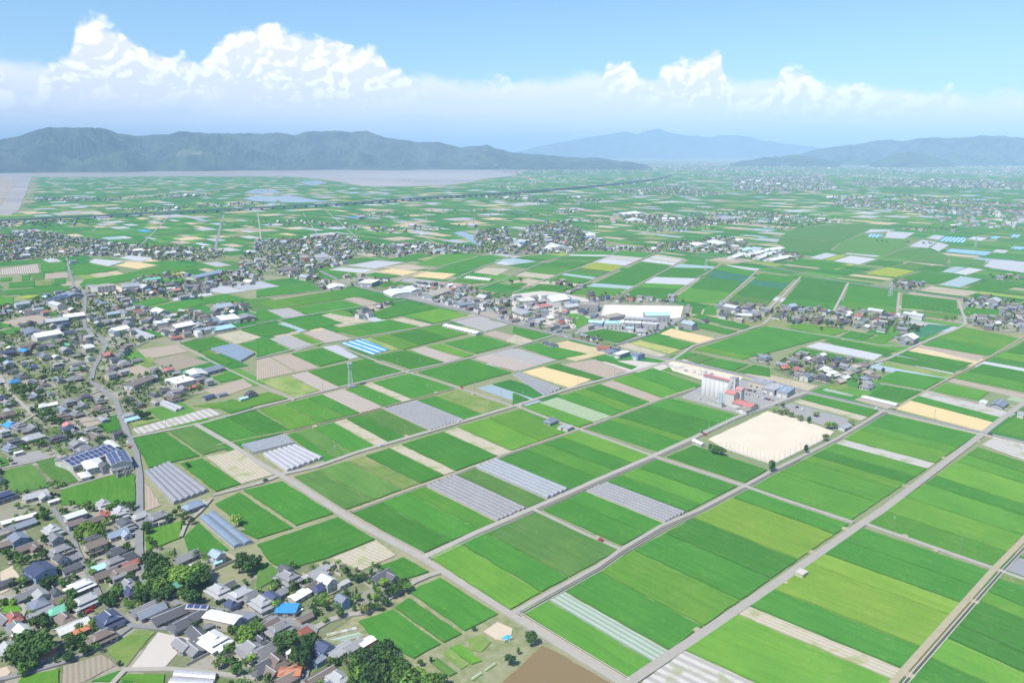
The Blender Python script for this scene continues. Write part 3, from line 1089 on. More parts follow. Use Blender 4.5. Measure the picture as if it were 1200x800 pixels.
UA = math.radians(42.3)
UC = UA - math.pi / 2
ea = Vector((math.cos(UA), math.sin(UA), 0))
ec = Vector((math.cos(UC), math.sin(UC), 0))
O0 = G(735, 799)
CH = {'g': [((.040, .165, .030), 5), ((.055, .180, .034), 5), ((.085, .205, .036), 3), ((.070, .16, .042), 2)],
      'o': [((.36, .31, .23), 2.2), ((.48, .39, .24), .9), ((.38, .39, .40), 1.1), ((.36, .38, .41), 1.3), ((.27, .34, .38), .6), ((.22, .24, .10), 1.2), ((.20, .28, .06), .8), ((.08, .28, .6), .03)]}


def pick(lst, rnd):
    t = sum(w for _, w in lst)
    r = rnd.random() * t
    for c, w in lst:
        r -= w
        if r <= 0:
            return c
    return lst[-1][0]


def far_material():
    m, T, b = new_mat('distant_crops', .95, .1)
    g = T.n('ShaderNodeNewGeometry').outputs['Position']
    a = T.n('ShaderNodeVertexColor', layer_name='Col').outputs[0]
    n1 = T.n('ShaderNodeTexNoise', ins={'Vector': g, 'Scale': .02, 'Detail': 6.0, 'Roughness': .65}).outputs[0]
    n2 = T.n('ShaderNodeTexNoise', ins={'Vector': g, 'Scale': .0012, 'Detail': 2.0}).outputs[0]
    f = T.math('ADD', T.math('ADD', .45, T.math('MULTIPLY', n1, .7)), T.math('MULTIPLY', n2, .4))
    vm = T.n('ShaderNodeVectorMath', operation='SCALE', ins={0: a, 'Scale': f})
    T.t.links.new(vm.outputs[0], b.inputs['Base Color'])
    return m


M_FAR = far_material()
rnd = random.Random(11)
cells = []
BA, BC = 219.0, 73.6
for ja in range(-30, 70):
    for jc in range(-130, 130):
        p = O0 + ea * (ja * BA) + ec * (jc * BC)
        if p.y < 120:
            continue
        d = math.hypot(p.x, p.y)
        if abs(p.x) > p.y * .78 + 250 or d > 12500:
            continue
        # rural patchwork: some neighbourhoods grow under vinyl, others are all rice
        nv = mnoise.noise((p.x * .0011, p.y * .0011, 3.3))
        nv2 = mnoise.noise((p.x * .0045, p.y * .0045, 9.3))
        po = .22 + .30 * max(0, nv) + .28 * max(0, nv2)
        if p.x > 700 and 900 < p.y < 2400:
            po *= .45
        if d > 4500:
            po *= .6
        t = 2.5
        while t < BA - 12:
            w = rnd.choice((18, 24, 30, 30, 40, 60)) * (1 if d < 3000 else 1.8)
            w = min(w, BA - 3 - t)
            col = pick(CH['o'], rnd) if rnd.random() < po else pick(CH['g'], rnd)
            cells.append((p.x, p.y, t, w, col, d))
            t += w + (1.0 if d < 3000 else 2.0)
A = np.array([(c[0] + ea.x * (c[2] + c[3] / 2) + ec.x * BC / 2, c[1] + ea.y * (c[2] + c[3] / 2) + ec.y * BC / 2) for c in cells])
ok = np.ones(len(A), bool)
for poly in ZG['village'] + ZG['hamlets']:
    ok &= ~inside(poly, A[:, 0], A[:, 1])
for poly in NG:
    ok &= ~inside(poly, A[:, 0], A[:, 1])
for poly in taken:
    poly = np.array(poly)
    ok &= ~inside(poly, A[:, 0], A[:, 1])
mb = MB()
for c, good in zip(cells, ok):
    if not good:
        continue
    px_, py_, t, w, col, d = c
    gap = 1.6
    h = .35
    p = Vector((px_, py_, 0)) + ea * t
    vs = [p + ec * gap, p + ea * w + ec * gap, p + ea * w + ec * (BC - gap), p + ec * (BC - gap)]
    v2 = [q + Vector((0, 0, h)) for q in vs]
    k_ = rnd.uniform(.9, 1.1)
    col = tuple(x * k_ for x in col)
    if d < 2500:
        mb.add(vs + v2, [(7, 6, 5, 4), (5, 1, 0, 4), (6, 2, 1, 5), (7, 3, 2, 6), (4, 0, 3, 7)], 0, col)
    else:
        mb.add(v2, [(3, 2, 1, 0)], 0, col)
o = mb.obj('distant_fields', [M_FAR], kind='stuff')
if o.data.polygons[0].normal.z < 0:
    o.data.flip_normals()
print('far cells', int(ok.sum()))
# ------------------------------------------------------------------ roads, lanes, canals
M_CONC = simple_mat('pale_concrete_lane', (.32, .298, .265), .9, .14, .22, .2, rand=.05)
M_ASPH = simple_mat('grey_asphalt_road', (.215, .215, .22), .9, .14, .2, .2, rand=.05)
M_PATH = simple_mat('earth_path', (.33, .29, .20), .95, .22, .3, .1, rand=.08)
M_WALL = simple_mat('canal_concrete', (.45, .41, .34), .9, .2, .4, .2, rand=.05)
M_DARKW = simple_mat('canal_water', (.075, .075, .058), .35, .1, .1, .5, rand=.05)


def ribbon(pts, w, z1, z0=0.0, off=0.0):
    """solid strip along ground points, w wide, offset sideways by off"""
    n = len(pts)
    L, R = [], []
    for i, p in enumerate(pts):
        d1 = (pts[i] - pts[i - 1]).normalized() if i else (pts[1] - pts[0]).normalized()
        d2 = (pts[i + 1] - pts[i]).normalized() if i < n - 1 else d1
        t = (d1 + d2).normalized()
        nrm = Vector((-t.y, t.x, 0))
        k_ = 1 / max(.5, t.dot(d1))
        L.append(p + nrm * (off + w / 2) * k_)
        R.append(p + nrm * (off - w / 2) * k_)
    mb = MB()
    vs = [(p.x, p.y, z1) for p in L] + [(p.x, p.y, z1) for p in R] + [(p.x, p.y, z0) for p in L] + [(p.x, p.y, z0) for p in R]
    fs = []
    for i in range(n - 1):
        fs += [(n + i, n + i + 1, i + 1, i), (i, i + 1, 2 * n + i + 1, 2 * n + i), (n + i + 1, n + i, 3 * n + i, 3 * n + i + 1)]
    mb.add(vs, fs)
    return mb


def densify(gp, step=40.0):
    """smooth the polyline a little (Catmull-Rom)"""
    if len(gp) < 3:
        return gp
    out = []
    n = len(gp)
    for i in range(n - 1):
        p0, p1, p2, p3 = gp[max(0, i - 1)], gp[i], gp[i + 1], gp[min(n - 1, i + 2)]
        k_ = max(1, min(8, int((p2 - p1).length / step)))
        for j in range(k_):
            t = j / k_
            a = p1.lerp(p2, t)
            c = .5 * ((2 * p1) + (p2 - p0) * t + (2 * p0 - 5 * p1 + 4 * p2 - p3) * t * t + (3 * p1 - p0 - 3 * p2 + p3) * t ** 3)
            out.append(a.lerp(c, .7))
    out.append(gp[-1])
    return out


ROADS = []        # (ground points, width)
ROADS_DATA = '''
c 7 690,835 740,799 900,691 1006,617 1032,600 1150,510 1187,482 1290,410
c 6 300,568 332,556 372,547 420,530 455,520 500,507 550,492 600,477 632,467 660,458 700,447 745,435 787,423
c 4 250,581 300,568
c 5 155,513 235,497 300,479 347,467 412,451 475,436 550,420 600,408 650,393 676,386
c 6 228,497 272,522 300,541 335,561 395,600 420,615 495,655 600,722 732,803 790,838
c 3.6 395,405 430,419 475,436 538,455 600,476
c 6 495,655 560,624 600,607 660,581 700,563 765,535 812,514 860,491 905,474 945,460
c 4.5 605,476 640,490 680,504 765,535 872,570 900,580 1000,613
c 4 597,722 700,665 728,645 775,617 820,598 873,570 900,555 982,514 1037,481
c 3.6 626,598 680,624 728,645
c 4 1007,612 1165,667 1240,694
p 4.5 1045,803 1165,668 1200,632 1300,528
p 2.6 411,600 475,576 535,555 600,530 683,502 775,468 815,455
p 2 255,522 305,512 345,505 420,486 475,471 532,456
a 5.5 947,460 1037,481 1152,508 1200,519 1300,545
a 8 375,318 390,325 400,330 460,346 550,366 600,380 650,392 700,405 758,417 800,424 870,440 900,447 947,460
a 6 807,357 804,370 792,379 760,393 720,405
c 6 787,423 812,406 850,395 895,380 905,371
c 3 900,383 950,391 982,396 1030,405 1072,406
c 5 1123,352 1127,365 1131,381 1100,394 1072,406 1040,421 1025,426
p 2.6 1047,480 1112,444 1152,423 1200,395 1240,372
c 3 1032,450 1080,458 1100,464 1200,484 1300,508
a 5 810,300 855,303 900,312 975,328 1050,340 1125,350 1200,359 1300,372
c 4 600,323 642,306 680,294
c 4 600,345 640,327 700,307 727,293
c 4 660,345 705,324 747,306 770,296
c 4 722,347 755,330 785,314 800,304
c 4 778,353 812,330 845,310
c 4 843,357 865,338 888,317
c 5 900,363 920,345 938,325
c 5 977,365 994,332
c 4 1051,370 1054,343
c 4 300,380 375,367 475,352
c 4 300,421 362,405 410,398 515,380 560,370
c 4 300,351 405,337
c 4 460,332 512,314 560,301
c 4 515,336 555,317 600,300 640,286
c 4 545,345 600,324
a 6 78,303 82,320 88,337 98,342 100,350 99,370 100,385 108,392 118,395 125,405 118,418 110,432 107,447 120,457 136,470 141,485 148,505 160,532 164,560 164,595 163,640 165,675 175,688 187,700 215,711 250,716 300,722 350,733 370,737
c 5 370,737 385,728 405,722 430,718 450,705 470,692 487,682 503,675 520,670
a 4 370,737 365,755 362,775 354,810
c 4 0,440 14,463 28,476 40,487
a 4 62,596 70,608 85,627 90,645 105,675 120,705 140,722 155,734 185,737 215,738
a 4 155,734 125,756 75,777 25,791 -30,805
c 3 -20,699 0,701 15,702 30,713 12,760 25,791
c 3.6 128,806 147,786 200,785 250,790 300,796
c 3 -20,553 0,550 40,542 68,535
c 3 70,575 120,560 157,550
c 3 68,535 95,565
c 3 212,630 218,615 235,600 248,585
c 4 200,252 165,288
a 9 262,252 256,275 252,294
c 4 132,255 107,272
c 5 302,250 304,265 306,285
c 3 355,250 377,282
c 4 380,245 425,285
c 4 452,252 515,288
c 4 120,357 150,352 185,347
c 4 212,402 250,392 300,381
c 3 207,402 250,425 287,443 345,470
c 3 420,262 452,252
c 3 0,432 30,420 60,415 108,430
c 3 45,380 60,372 99,370
c 3 100,350 130,352 150,358
c 3 108,392 70,398 30,402 0,404
c 3 120,457 90,470 60,480 40,487 20,500
c 3 141,485 110,493 60,502
c 3 125,405 150,410 175,400 212,400
c 3 60,640 85,660
c 3 90,645 70,655 40,650 10,662
c 3 105,675 130,680 165,675
'''
nb = 0
for line in ROADS_DATA.strip().splitlines():
    t = line.split()
    kd, w = t[0], float(t[1]) * .70
    gp = [G(*map(float, a.split(','))) for a in t[2:]]
    gp = [Vector((p.x, p.y, 0)) for p in gp]
    ROADS.append((gp, w))
    dp = densify(gp)
    z = .92 + (nb % 25) * .006
    nb += 1
    mat = {'c': M_CONC, 'a': M_ASPH, 'p': M_PATH}[kd]
    ribbon(dp, w, z).obj('path' if kd == 'p' else 'road', [mat], kind='structure')
    if w >= 4:
        # grassy verge a little lower, unevenly wide
        pass

CANALS = [  # points, offset to the side, width
    ('597,722 700,665 728,645 775,617 820,598 873,570 900,555 982,514 1037,481', -4.0, 2.2),
    ('1045,803 1165,668 1200,632 1300,528', -4.4, 2.0),
    ('411,600 475,576 535,555 600,530 683,502 775,468 815,455', -2.8, 1.8),
    ('495,655 560,624 600,607 660,581 700,563 765,535 812,514', -4.6, 1.6),
    ('947,460 1037,481 1152,508 1200,519 1300,545', -4.6, 2.4),
    ('905,474 945,460', -4.6, 2.2),
    ('690,405 758,417 800,424 870,440 900,447', -6.2, 1.8),
    ('335,561 395,600 420,615 495,655', 4.4, 1.2),
    ('600,722 732,803', 4.6, 1.2),
]
for s, off, w in CANALS:
    off, w = off * .82, w * .62
    gp = [G(*map(float, a.split(','))) for a in s.split()]
    gp = [Vector((p.x, p.y, 0)) for p in gp]
    dp = densify(gp)
    ribbon(dp, w, .82 + .006 * nb % .05, 0, off).obj('canal_water', [M_DARKW], kind='structure')
    for sgn in (-1, 1):
        ribbon(dp, .35, 1.02, 0, off + sgn * (w / 2 + .17)).obj('canal_wall', [M_WALL], kind='structure')
    nb += 1

# concrete ramps from the lanes down to the fields
rr = random.Random(3)
ramp = MB()
ramp.add([(-2.2, 0, .93), (2.2, 0, .93), (1.7, 3.6, .80), (-1.7, 3.6, .80), (-2.2, 0, 0), (2.2, 0, 0), (1.7, 3.6, 0), (-1.7, 3.6, 0)], [(0, 1, 2, 3), (1, 5, 6, 2), (2, 6, 7, 3), (3, 7, 4, 0)])
ramp = ramp.mesh('field_ramp', [M_PATH])
for ri in (0, 1, 5, 9, 10, 11, 13, 16):
    gp, w = ROADS[ri]
    for a, b in zip(gp, gp[1:]):
        L = (b - a).length
        d = (b - a).normalized()
        for i in range(int(L / 30)):
            if rr.random() < .45:
                continue
            p = a.lerp(b, (i + rr.uniform(.2, .8)) / max(1, int(L / 30)))
            s_ = rr.choice((-1, 1))
            n_ = Vector((-d.y, d.x, 0)) * s_
            q = p + n_ * (w / 2 - .3)
            link('field_ramp', ramp, (), None, (q.x, q.y, 0.03 + .003 * (i % 5)), math.atan2(n_.y, n_.x) - math.pi / 2, kind='structure').scale = (rr.uniform(.6, 1.1), rr.uniform(.7, 1.1), 1)
# ------------------------------------------------------------------ kit of parts
def mat_leaf(name, c1, c2, c3):
    m, T, b = new_mat(name, .75, .25)
    g = T.n('ShaderNodeNewGeometry').outputs['Position']
    oi = T.n('ShaderNodeObjectInfo').outputs['Random']
    n1 = T.n('ShaderNodeTexNoise', ins={'Vector': g, 'Scale': .55, 'Detail': 4.0, 'Roughness': .7}).outputs[0]
    n2 = T.n('ShaderNodeTexNoise', ins={'Vector': g, 'Scale': .05, 'Detail': 2.0}).outputs[0]
    c = T.mix(T.smooth(n1, .35, .68), c1, c2)
    c = T.mix(T.math('MULTIPLY', T.smooth(n2, .42, .62), .6), c, c3)
    vm = T.n('ShaderNodeVectorMath', operation='SCALE', ins={0: c, 'Scale': T.math('ADD', .85, T.math('MULTIPLY', oi, .9))})
    T.t.links.new(vm.outputs[0], b.inputs['Base Color'])
    return m


LEAF = [mat_leaf('leaves_dark', (.018, .048, .014), (.045, .095, .022), (.06, .12, .025)),
        mat_leaf('leaves_mid', (.035, .085, .016), (.075, .150, .028), (.11, .20, .035)),
        mat_leaf('leaves_light', (.075, .15, .022), (.14, .24, .035), (.17, .28, .05)),
        mat_leaf('leaves_olive', (.09, .12, .035), (.17, .20, .06), (.20, .22, .08))]
M_BARK = simple_mat('bark', (.16, .12, .085), .95, .2, 3, .1)
ROOFC = {'grey': (.20, .198, .205), 'dark': (.088, .087, .095), 'light': (.33, .33, .34), 'brown': (.17, .135, .115), 'redbrown': (.36, .12, .09), 'blue': (.045, .23, .50),
         'white': (.64, .64, .63), 'navy': (.055, .068, .13), 'green': (.14, .40, .29), 'rust': (.42, .16, .08), 'steel': (.25, .31, .40), 'pink': (.50, .19, .18), 'aqua': (.36, .60, .64),
         'bluegrey': (.18, .205, .25), 'tan': (.33, .29, .24)}


def roof_mat(name, col):
    m, T, b = new_mat('roof_' + name, .45, .45)
    tcn = T.n('ShaderNodeTexCoord').outputs['Object']
    oi = T.n('ShaderNodeObjectInfo').outputs['Random']
    sp = T.n('ShaderNodeSeparateXYZ', ins={0: tcn})
    rows = T.math('ABSOLUTE', T.math('SUBTRACT', T.math('FRACT', T.math('ADD', T.math('DIVIDE', sp.outputs[0], .9), 50.0)), .5))
    n1 = T.n('ShaderNodeTexNoise', ins={'Vector': tcn, 'Scale': .5, 'Detail': 5.0, 'Roughness': .7}).outputs[0]
    n2 = T.n('ShaderNodeTexNoise', ins={'Vector': tcn, 'Scale': 2.5, 'Detail': 3.0}).outputs[0]
    f = T.math('ADD', T.math('MULTIPLY', rows, .22), T.math('ADD', T.math('MULTIPLY', n1, .55), T.math('MULTIPLY', n2, .25)))
    f = T.math('ADD', f, T.math('ADD', .38, T.math('MULTIPLY', oi, .34)))
    vm = T.n('ShaderNodeVectorMath', operation='SCALE', ins={0: (*col,), 'Scale': f})
    T.t.links.new(vm.outputs[0], b.inputs['Base Color'])
    return m


ROOF = {k_: roof_mat(k_, v) for k_, v in ROOFC.items()}
WALL = {'white': simple_mat('white_plaster', (.45, .44, .42), .9, .1, .8), 'cream': simple_mat('cream_siding', (.44, .39, .31), .9, .1, .8), 'brown': simple_mat('brown_boards', (.26, .19, .14), .9, .15, .8),
        'grey': simple_mat('grey_siding', (.29, .29, .30), .85, .12, .8), 'blue': simple_mat('blue_siding', (.20, .28, .38), .8, .12, .8), 'yellow': simple_mat('yellow_siding', (.62, .55, .28), .8, .12, .8),
        'brick': simple_mat('brick_red_wall', (.45, .20, .15), .9, .12, .8)}
M_GLASS = simple_mat('window_glass', (.05, .065, .08), .15, .1, 1, .6)
M_FRAME = simple_mat('window_frame', (.55, .55, .55), .5, .1, 1)
M_RIDGE = simple_mat('ridge_tile', (.52, .53, .55), .7, .2, 1.2)
M_METAL = simple_mat('galvanised_steel', (.42, .46, .50), .5, .15, .8, .5, rand=.08)
M_CONCW = simple_mat('silo_concrete', (.44, .44, .44), .85, .08, .25, .2, rand=.04)
M_SOLAR = simple_mat('solar_glass', (.045, .06, .16), .2, .1, .6, .6)
M_RUBBER = simple_mat('tyre_rubber', (.02, .02, .02), .9, .1, 1)


def roof_gable(mb, L, W_, z0, z1, o=.6, mi=0, th=.22, cx=0, cy=0):
    a, b = L / 2 + o, W_ / 2 + o
    drop = (z1 - z0) * o / (W_ / 2)
    ze = z0 - drop
    t = [(cx - a, cy - b, ze), (cx + a, cy - b, ze), (cx + a, cy, z1), (cx - a, cy, z1), (cx + a, cy + b, ze), (cx - a, cy + b, ze)]
    vs = [(x, y, z + th) for x, y, z in t] + t
    fs = [(0, 1, 2, 3), (3, 2, 4, 5), (6, 7, 1, 0), (4, 10, 11, 5)[::1], (0, 3, 9, 6), (3, 5, 11, 9), (1, 7, 8, 2), (2, 8, 10, 4), (9, 8, 7, 6), (11, 10, 8, 9)]
    mb.add(vs, fs, mi)


def roof_hip(mb, L, W_, z0, z1, o=.7, g=.35, mi=0, th=.2, cx=0, cy=0, gable=True):
    """hipped roof with a small gable at each end, as on old farmhouses"""
    a, b = L / 2 + o, W_ / 2 + o
    ze = z0 - .15
    m_ = b * .42 if gable else .01
    zm = z1 - (z1 - ze) * (m_ / b)
    r = max(.3, a - (b - m_))
    E = [(-a, -b, ze), (a, -b, ze), (a, b, ze), (-a, b, ze)]
    Mv = [(-r, -m_, zm), (r, -m_, zm), (r, m_, zm), (-r, m_, zm)]
    Rv = [(-r - (.25 if gable else 0), 0, z1), (r + (.25 if gable else 0), 0, z1)]
    vs = [(cx + x, cy + y, z + th) for x, y, z in E + Mv + Rv] + [(cx + x, cy + y, z) for x, y, z in E]
    fs = [(0, 1, 5, 4), (4, 5, 9, 8), (2, 3, 7, 6), (6, 7, 8, 9), (1, 2, 6, 5), (3, 0, 4, 7), (5, 6, 9), (7, 4, 8),
          (10, 11, 1, 0), (11, 12, 2, 1), (12, 13, 3, 2), (13, 10, 0, 3), (13, 12, 11, 10)]
    mb.add(vs, fs, mi)
    return r


def gable_wall(mb, L, W_, z0, z1, mi=0, cx=0, cy=0):
    """walls with gable ends up to the ridge (long axis x)"""
    a, b = L / 2, W_ / 2
    vs = [(cx - a, cy - b, -.3), (cx + a, cy - b, -.3), (cx + a, cy + b, -.3), (cx - a, cy + b, -.3), (cx - a, cy - b, z0), (cx + a, cy - b, z0), (cx + a, cy + b, z0), (cx - a, cy + b, z0), (cx - a, cy, z1), (cx + a, cy, z1)]
    fs = [(0, 1, 5, 4), (2, 3, 7, 6), (1, 2, 6, 9, 5), (3, 0, 4, 8, 7)]
    mb.add(vs, fs, mi)


_mc = {}


def cached(key, fn):
    if key not in _mc:
        _mc[key] = fn()
    return _mc[key]


def window_mesh(w, h):
    def f():
        mb = MB()
        mb.box(-w / 2 - .09, w / 2 + .09, -.04, .05, -h / 2 - .09, h / 2 + .09, 1)
        mb.box(-w / 2, -.03, -.03, .08, -h / 2, h / 2, 0)
        mb.box(.03, w / 2, -.03, .08, -h / 2, h / 2, 0)
        return mb.mesh('window', [M_GLASS, M_FRAME])
    return cached(('win', w, h), f)


def door_mesh():
    def f():
        mb = MB()
        mb.box(-.95, .95, -.04, .06, 0, 2.15, 1)
        mb.box(-.8, .8, -.03, .09, 0, 2.0, 0)
        return mb.mesh('door', [WALL['brown'], M_FRAME])
    return cached('door', f)


def win_rows(L, W_, floors, dy0=0, dense=1.0, skip_ends=False):
    """window positions round a box L x W"""
    out = []
    for fl in range(floors):
        z = 1.45 + 2.75 * fl
        n = max(2, int(L / 3.2 * dense))
        for i in range(n):
            x = -L / 2 + L * (i + .5) / n
            out.append((x, -W_ / 2, z, math.pi, 1.6 if fl == 0 else 1.3))
            out.append((x, W_ / 2, z, 0, 1.6 if fl == 0 else 1.3))
        if not skip_ends:
            n = max(1, int(W_ / 4))
            for i in range(n):
                y = -W_ / 2 + W_ * (i + .5) / n
                out.append((-L / 2, y, z, math.pi / 2, 1.1))
                out.append((L / 2, y, z, -math.pi / 2, 1.1))
    return out


def house_parts(typ, roof, wall, win=True):
    """list of (part name, mesh, parent index or None, loc, rotz)"""
    P = []
    R, Wm = ROOF[roof], WALL.get(wall) or ROOF[wall]
    def mk(name, key, build, mats, parent=None):
        me = cached((typ, key, roof if key != 'wall' else wall), lambda: (lambda mb: (build(mb), mb.mesh(name, mats))[1])(MB()))
        P.append((name, me, parent, (0, 0, 0), 0))
        return len(P) - 1
    def wins(lst):
        if not win:
            return
        for i, (x, y, z, r, w) in enumerate(lst):
            P.append(('window', window_mesh(w, 1.2), None, (x, y, z), r))
    if typ == 'farm':          # two storeys, hip-and-gable roof over a skirt of lower roofs
        mk('wall', 'wall', lambda mb: (mb.box(-6.2, 6.2, -4.1, 4.1, -.3, 3.0), mb.box(-4.4, 4.4, -2.9, 2.9, 3.0, 4.9)), [Wm])
        r = mk('roof', 'roof', lambda mb: roof_hip(mb, 8.8, 5.8, 4.8, 6.8, .9), [R])
        mk('ridge_tiles', 'ridge', lambda mb: (mb.bar((-3.2, 0, 7.06), (3.2, 0, 7.06), .2), mb.bar((-3.6, -1.9, 5.72), (-5.2, -3.7, 4.92), .13), mb.bar((3.6, -1.9, 5.72), (5.2, -3.7, 4.92), .13),
                                               mb.bar((-3.6, 1.9, 5.72), (-5.2, 3.7, 4.92), .13), mb.bar((3.6, 1.9, 5.72), (5.2, 3.7, 4.92), .13)), [M_RIDGE], r)
        def skirt(mb):
            a, b, c, d = 7.1, 5.0, 4.42, 2.92
            vs = [(-a, -b, 2.85), (a, -b, 2.85), (a, b, 2.85), (-a, b, 2.85), (-c, -d, 4.05), (c, -d, 4.05), (c, d, 4.05), (-c, d, 4.05)]
            vs += [(x, y, z - .22) for x, y, z in vs[:4]]
            mb.add(vs, [(0, 1, 5, 4), (1, 2, 6, 5), (2, 3, 7, 6), (3, 0, 4, 7), (8, 9, 1, 0), (9, 10, 2, 1), (10, 11, 3, 2), (11, 8, 0, 3), (11, 10, 9, 8)])
        mk('lower_roof', 'skirt', skirt, [R])
        wins([(x, s * 4.1, 1.5, 0 if s > 0 else math.pi, 1.9) for x in (-4, -1.2, 1.6, 4.4) for s in (-1, 1)] + [(x, s * 2.9, 4.4, 0 if s > 0 else math.pi, 1.4) for x in (-2.6, 0, 2.6) for s in (-1, 1)]
             + [(s * 6.2, 0, 1.5, -s * math.pi / 2, 1.4) for s in (-1, 1)])
    elif typ == 'hip':         # single storey hip-and-gable
        mk('wall', 'wall', lambda mb: mb.box(-5.8, 5.8, -3.9, 3.9, -.3, 3.0), [Wm])
        r = mk('roof', 'roof', lambda mb: roof_hip(mb, 11.6, 7.8, 2.9, 5.9, .9), [R])
        mk('ridge_tiles', 'ridge', lambda mb: (mb.bar((-4.0, 0, 6.18), (4.0, 0, 6.18), .2),), [M_RIDGE], r)
        wins(win_rows(11.6, 7.8, 1))
    elif typ == 'gable':       # long, low, gabled
        mk('wall', 'wall', lambda mb: gable_wall(mb, 12, 6.4, 2.8, 4.55), [Wm])
        r = mk('roof', 'roof', lambda mb: roof_gable(mb, 12, 6.4, 2.8, 4.55), [R])
        mk('ridge_tiles', 'ridge', lambda mb: (mb.bar((-6.5, 0, 4.85), (6.5, 0, 4.85), .16),), [M_RIDGE], r)
        wins(win_rows(12, 6.4, 1, skip_ends=True))
    elif typ == 'ell':         # L-plan: main gable with a cross wing
        def w(mb):
            gable_wall(mb, 12, 6.4, 3.0, 5.0)
            a = MB(); gable_wall(a, 7, 5.2, 2.7, 4.3)
            mb.add([(y + 3.2, -x - 4.6, z) for x, y, z in a.v], a.f)
        def r_(mb):
            roof_gable(mb, 12, 6.4, 3.0, 5.0)
            a = MB(); roof_gable(a, 7, 5.2, 2.7, 4.3, .5)
            mb.add([(y + 3.2, -x - 4.6, z) for x, y, z in a.v], a.f)
        mk('wall', 'wall', w, [Wm])
        r = mk('roof', 'roof', r_, [R])
        mk('ridge_tiles', 'ridge', lambda mb: (mb.bar((-6.5, 0, 5.3), (6.5, 0, 5.3), .16), mb.bar((3.2, -8.4, 4.6), (3.2, -1.5, 4.6), .15)), [M_RIDGE], r)
        wins([(x, 3.2, 1.5, 0, 1.8) for x in (-4, -1.2, 1.6, 4.4)] + [(x, -3.2, 1.5, math.pi, 1.8) for x in (-4.2, -1.4)] + [(3.2, -8.1, 1.5, math.pi, 1.5), (-6, 0, 1.5, math.pi / 2, 1.4), (6, 0, 1.5, -math.pi / 2, 1.4)])
    elif typ == 'modern':      # two storey house, plain gable or hip
        mk('wall', 'wall', lambda mb: gable_wall(mb, 9.2, 7.4, 5.6, 7.5), [Wm])
        r = mk('roof', 'roof', lambda mb: roof_gable(mb, 9.2, 7.4, 5.6, 7.5, .5), [R])
        mk('porch_roof', 'porch', lambda mb: mb.box(-4.9, 2.2, -5.4, -3.7, 2.75, 2.95, bottom=True), [R])
        wins(win_rows(9.2, 7.4, 2))
    elif typ == 'shed':        # metal shed with low pitch
        mk('wall', 'wall', lambda mb: gable_wall(mb, 10, 5.6, 3.0, 3.7), [Wm])
        mk('roof', 'roof', lambda mb: roof_gable(mb, 10, 5.6, 3.0, 3.7, .35, th=.12), [R])
        if win:
            P.append(('door', door_mesh(), None, (1.5, -2.8, 0), math.pi))
            P.append(('window', window_mesh(1.6, 1.2), None, (-2.5, -2.8, 1.6), math.pi))
    elif typ == 'hipsq':       # nearly square two storey hip roof
        mk('wall', 'wall', lambda mb: (mb.box(-4.4, 4.4, -3.9, 3.9, -.3, 5.5),), [Wm])
        mk('roof', 'roof', lambda mb: roof_hip(mb, 8.8, 7.8, 5.4, 7.6, .6, gable=False), [R])
        mk('porch_roof', 'porch', lambda mb: mb.box(-5.3, 3.0, -5.5, -3.92, 2.75, 2.97, bottom=True), [R])
        wins(win_rows(8.8, 7.8, 2))
    if win and typ != 'shed':
        y0 = {'farm': -4.1, 'hip': -3.9, 'gable': -3.2, 'ell': -3.2, 'modern': -3.7, 'hipsq': -3.9}[typ]
        P.append(('door', door_mesh(), None, (.2, y0 - .01, 0), math.pi))
    return P


def place(name, parts, loc, rotz, scale, **props):
    root = bpy.data.objects.new(name, None)
    COL.objects.link(root)
    root.location = loc
    root.rotation_euler = (0, 0, rotz)
    root.scale = scale
    for k_, v in props.items():
        root[k_] = v
    obs = []
    for nm, me, par, l, r in parts:
        o = bpy.data.objects.new(nm, me)
        COL.objects.link(o)
        o.parent = root if par is None else obs[par]
        o.location = l
        o.rotation_euler = (0, 0, r)
        obs.append(o)
    return root


# --- trees
def leaf_faces(rng, centres, radii, per, size):
    """numpy: clumps of small leaf sprays around the given centres"""
    N = len(centres) * per
    c = np.repeat(np.asarray(centres, float), per, 0)
    r = np.repeat(np.asarray(radii, float), per, 0)[:, None]
    d = rng.normal(size=(N, 3))
    d /= np.linalg.norm(d, axis=1)[:, None]
    d[:, 2] = np.abs(d[:, 2]) * .8 + d[:, 2] * .2
    p = c + d * r * rng.uniform(.55, 1.05, (N, 1))
    n = d + rng.normal(scale=.45, size=(N, 3))
    n /= np.linalg.norm(n, axis=1)[:, None]
    t = np.cross(n, rng.normal(size=(N, 3)))
    t /= np.linalg.norm(t, axis=1)[:, None]
    b = np.cross(n, t)
    s = (size * rng.uniform(.6, 1.3, (N, 1)))
    s = s * np.ones_like(s)
    q = np.stack([p - t * s, p + b * s * .75, p + t * s, p - b * s * .75], 1)
    return q.reshape(-1, 3)


def np_mesh(name, verts, mats, mi=None, tri_parts=None):
    """quads given as consecutive groups of four vertices"""
    n = len(verts) // 4
    me = bpy.data.meshes.new(name)
    me.vertices.add(len(verts))
    me.vertices.foreach_set('co', np.asarray(verts, np.float32).ravel())
    me.loops.add(n * 4)
    me.loops.foreach_set('vertex_index', np.arange(n * 4, dtype=np.int32))
    me.polygons.add(n)
    me.polygons.foreach_set('loop_start', np.arange(0, n * 4, 4, dtype=np.int32))
    for m in mats:
        me.materials.append(m)
    if mi is not None:
        me.polygons.foreach_set('material_index', np.asarray(mi, np.int32))
    me.update(calc_edges=True)
    me.validate()
    return me


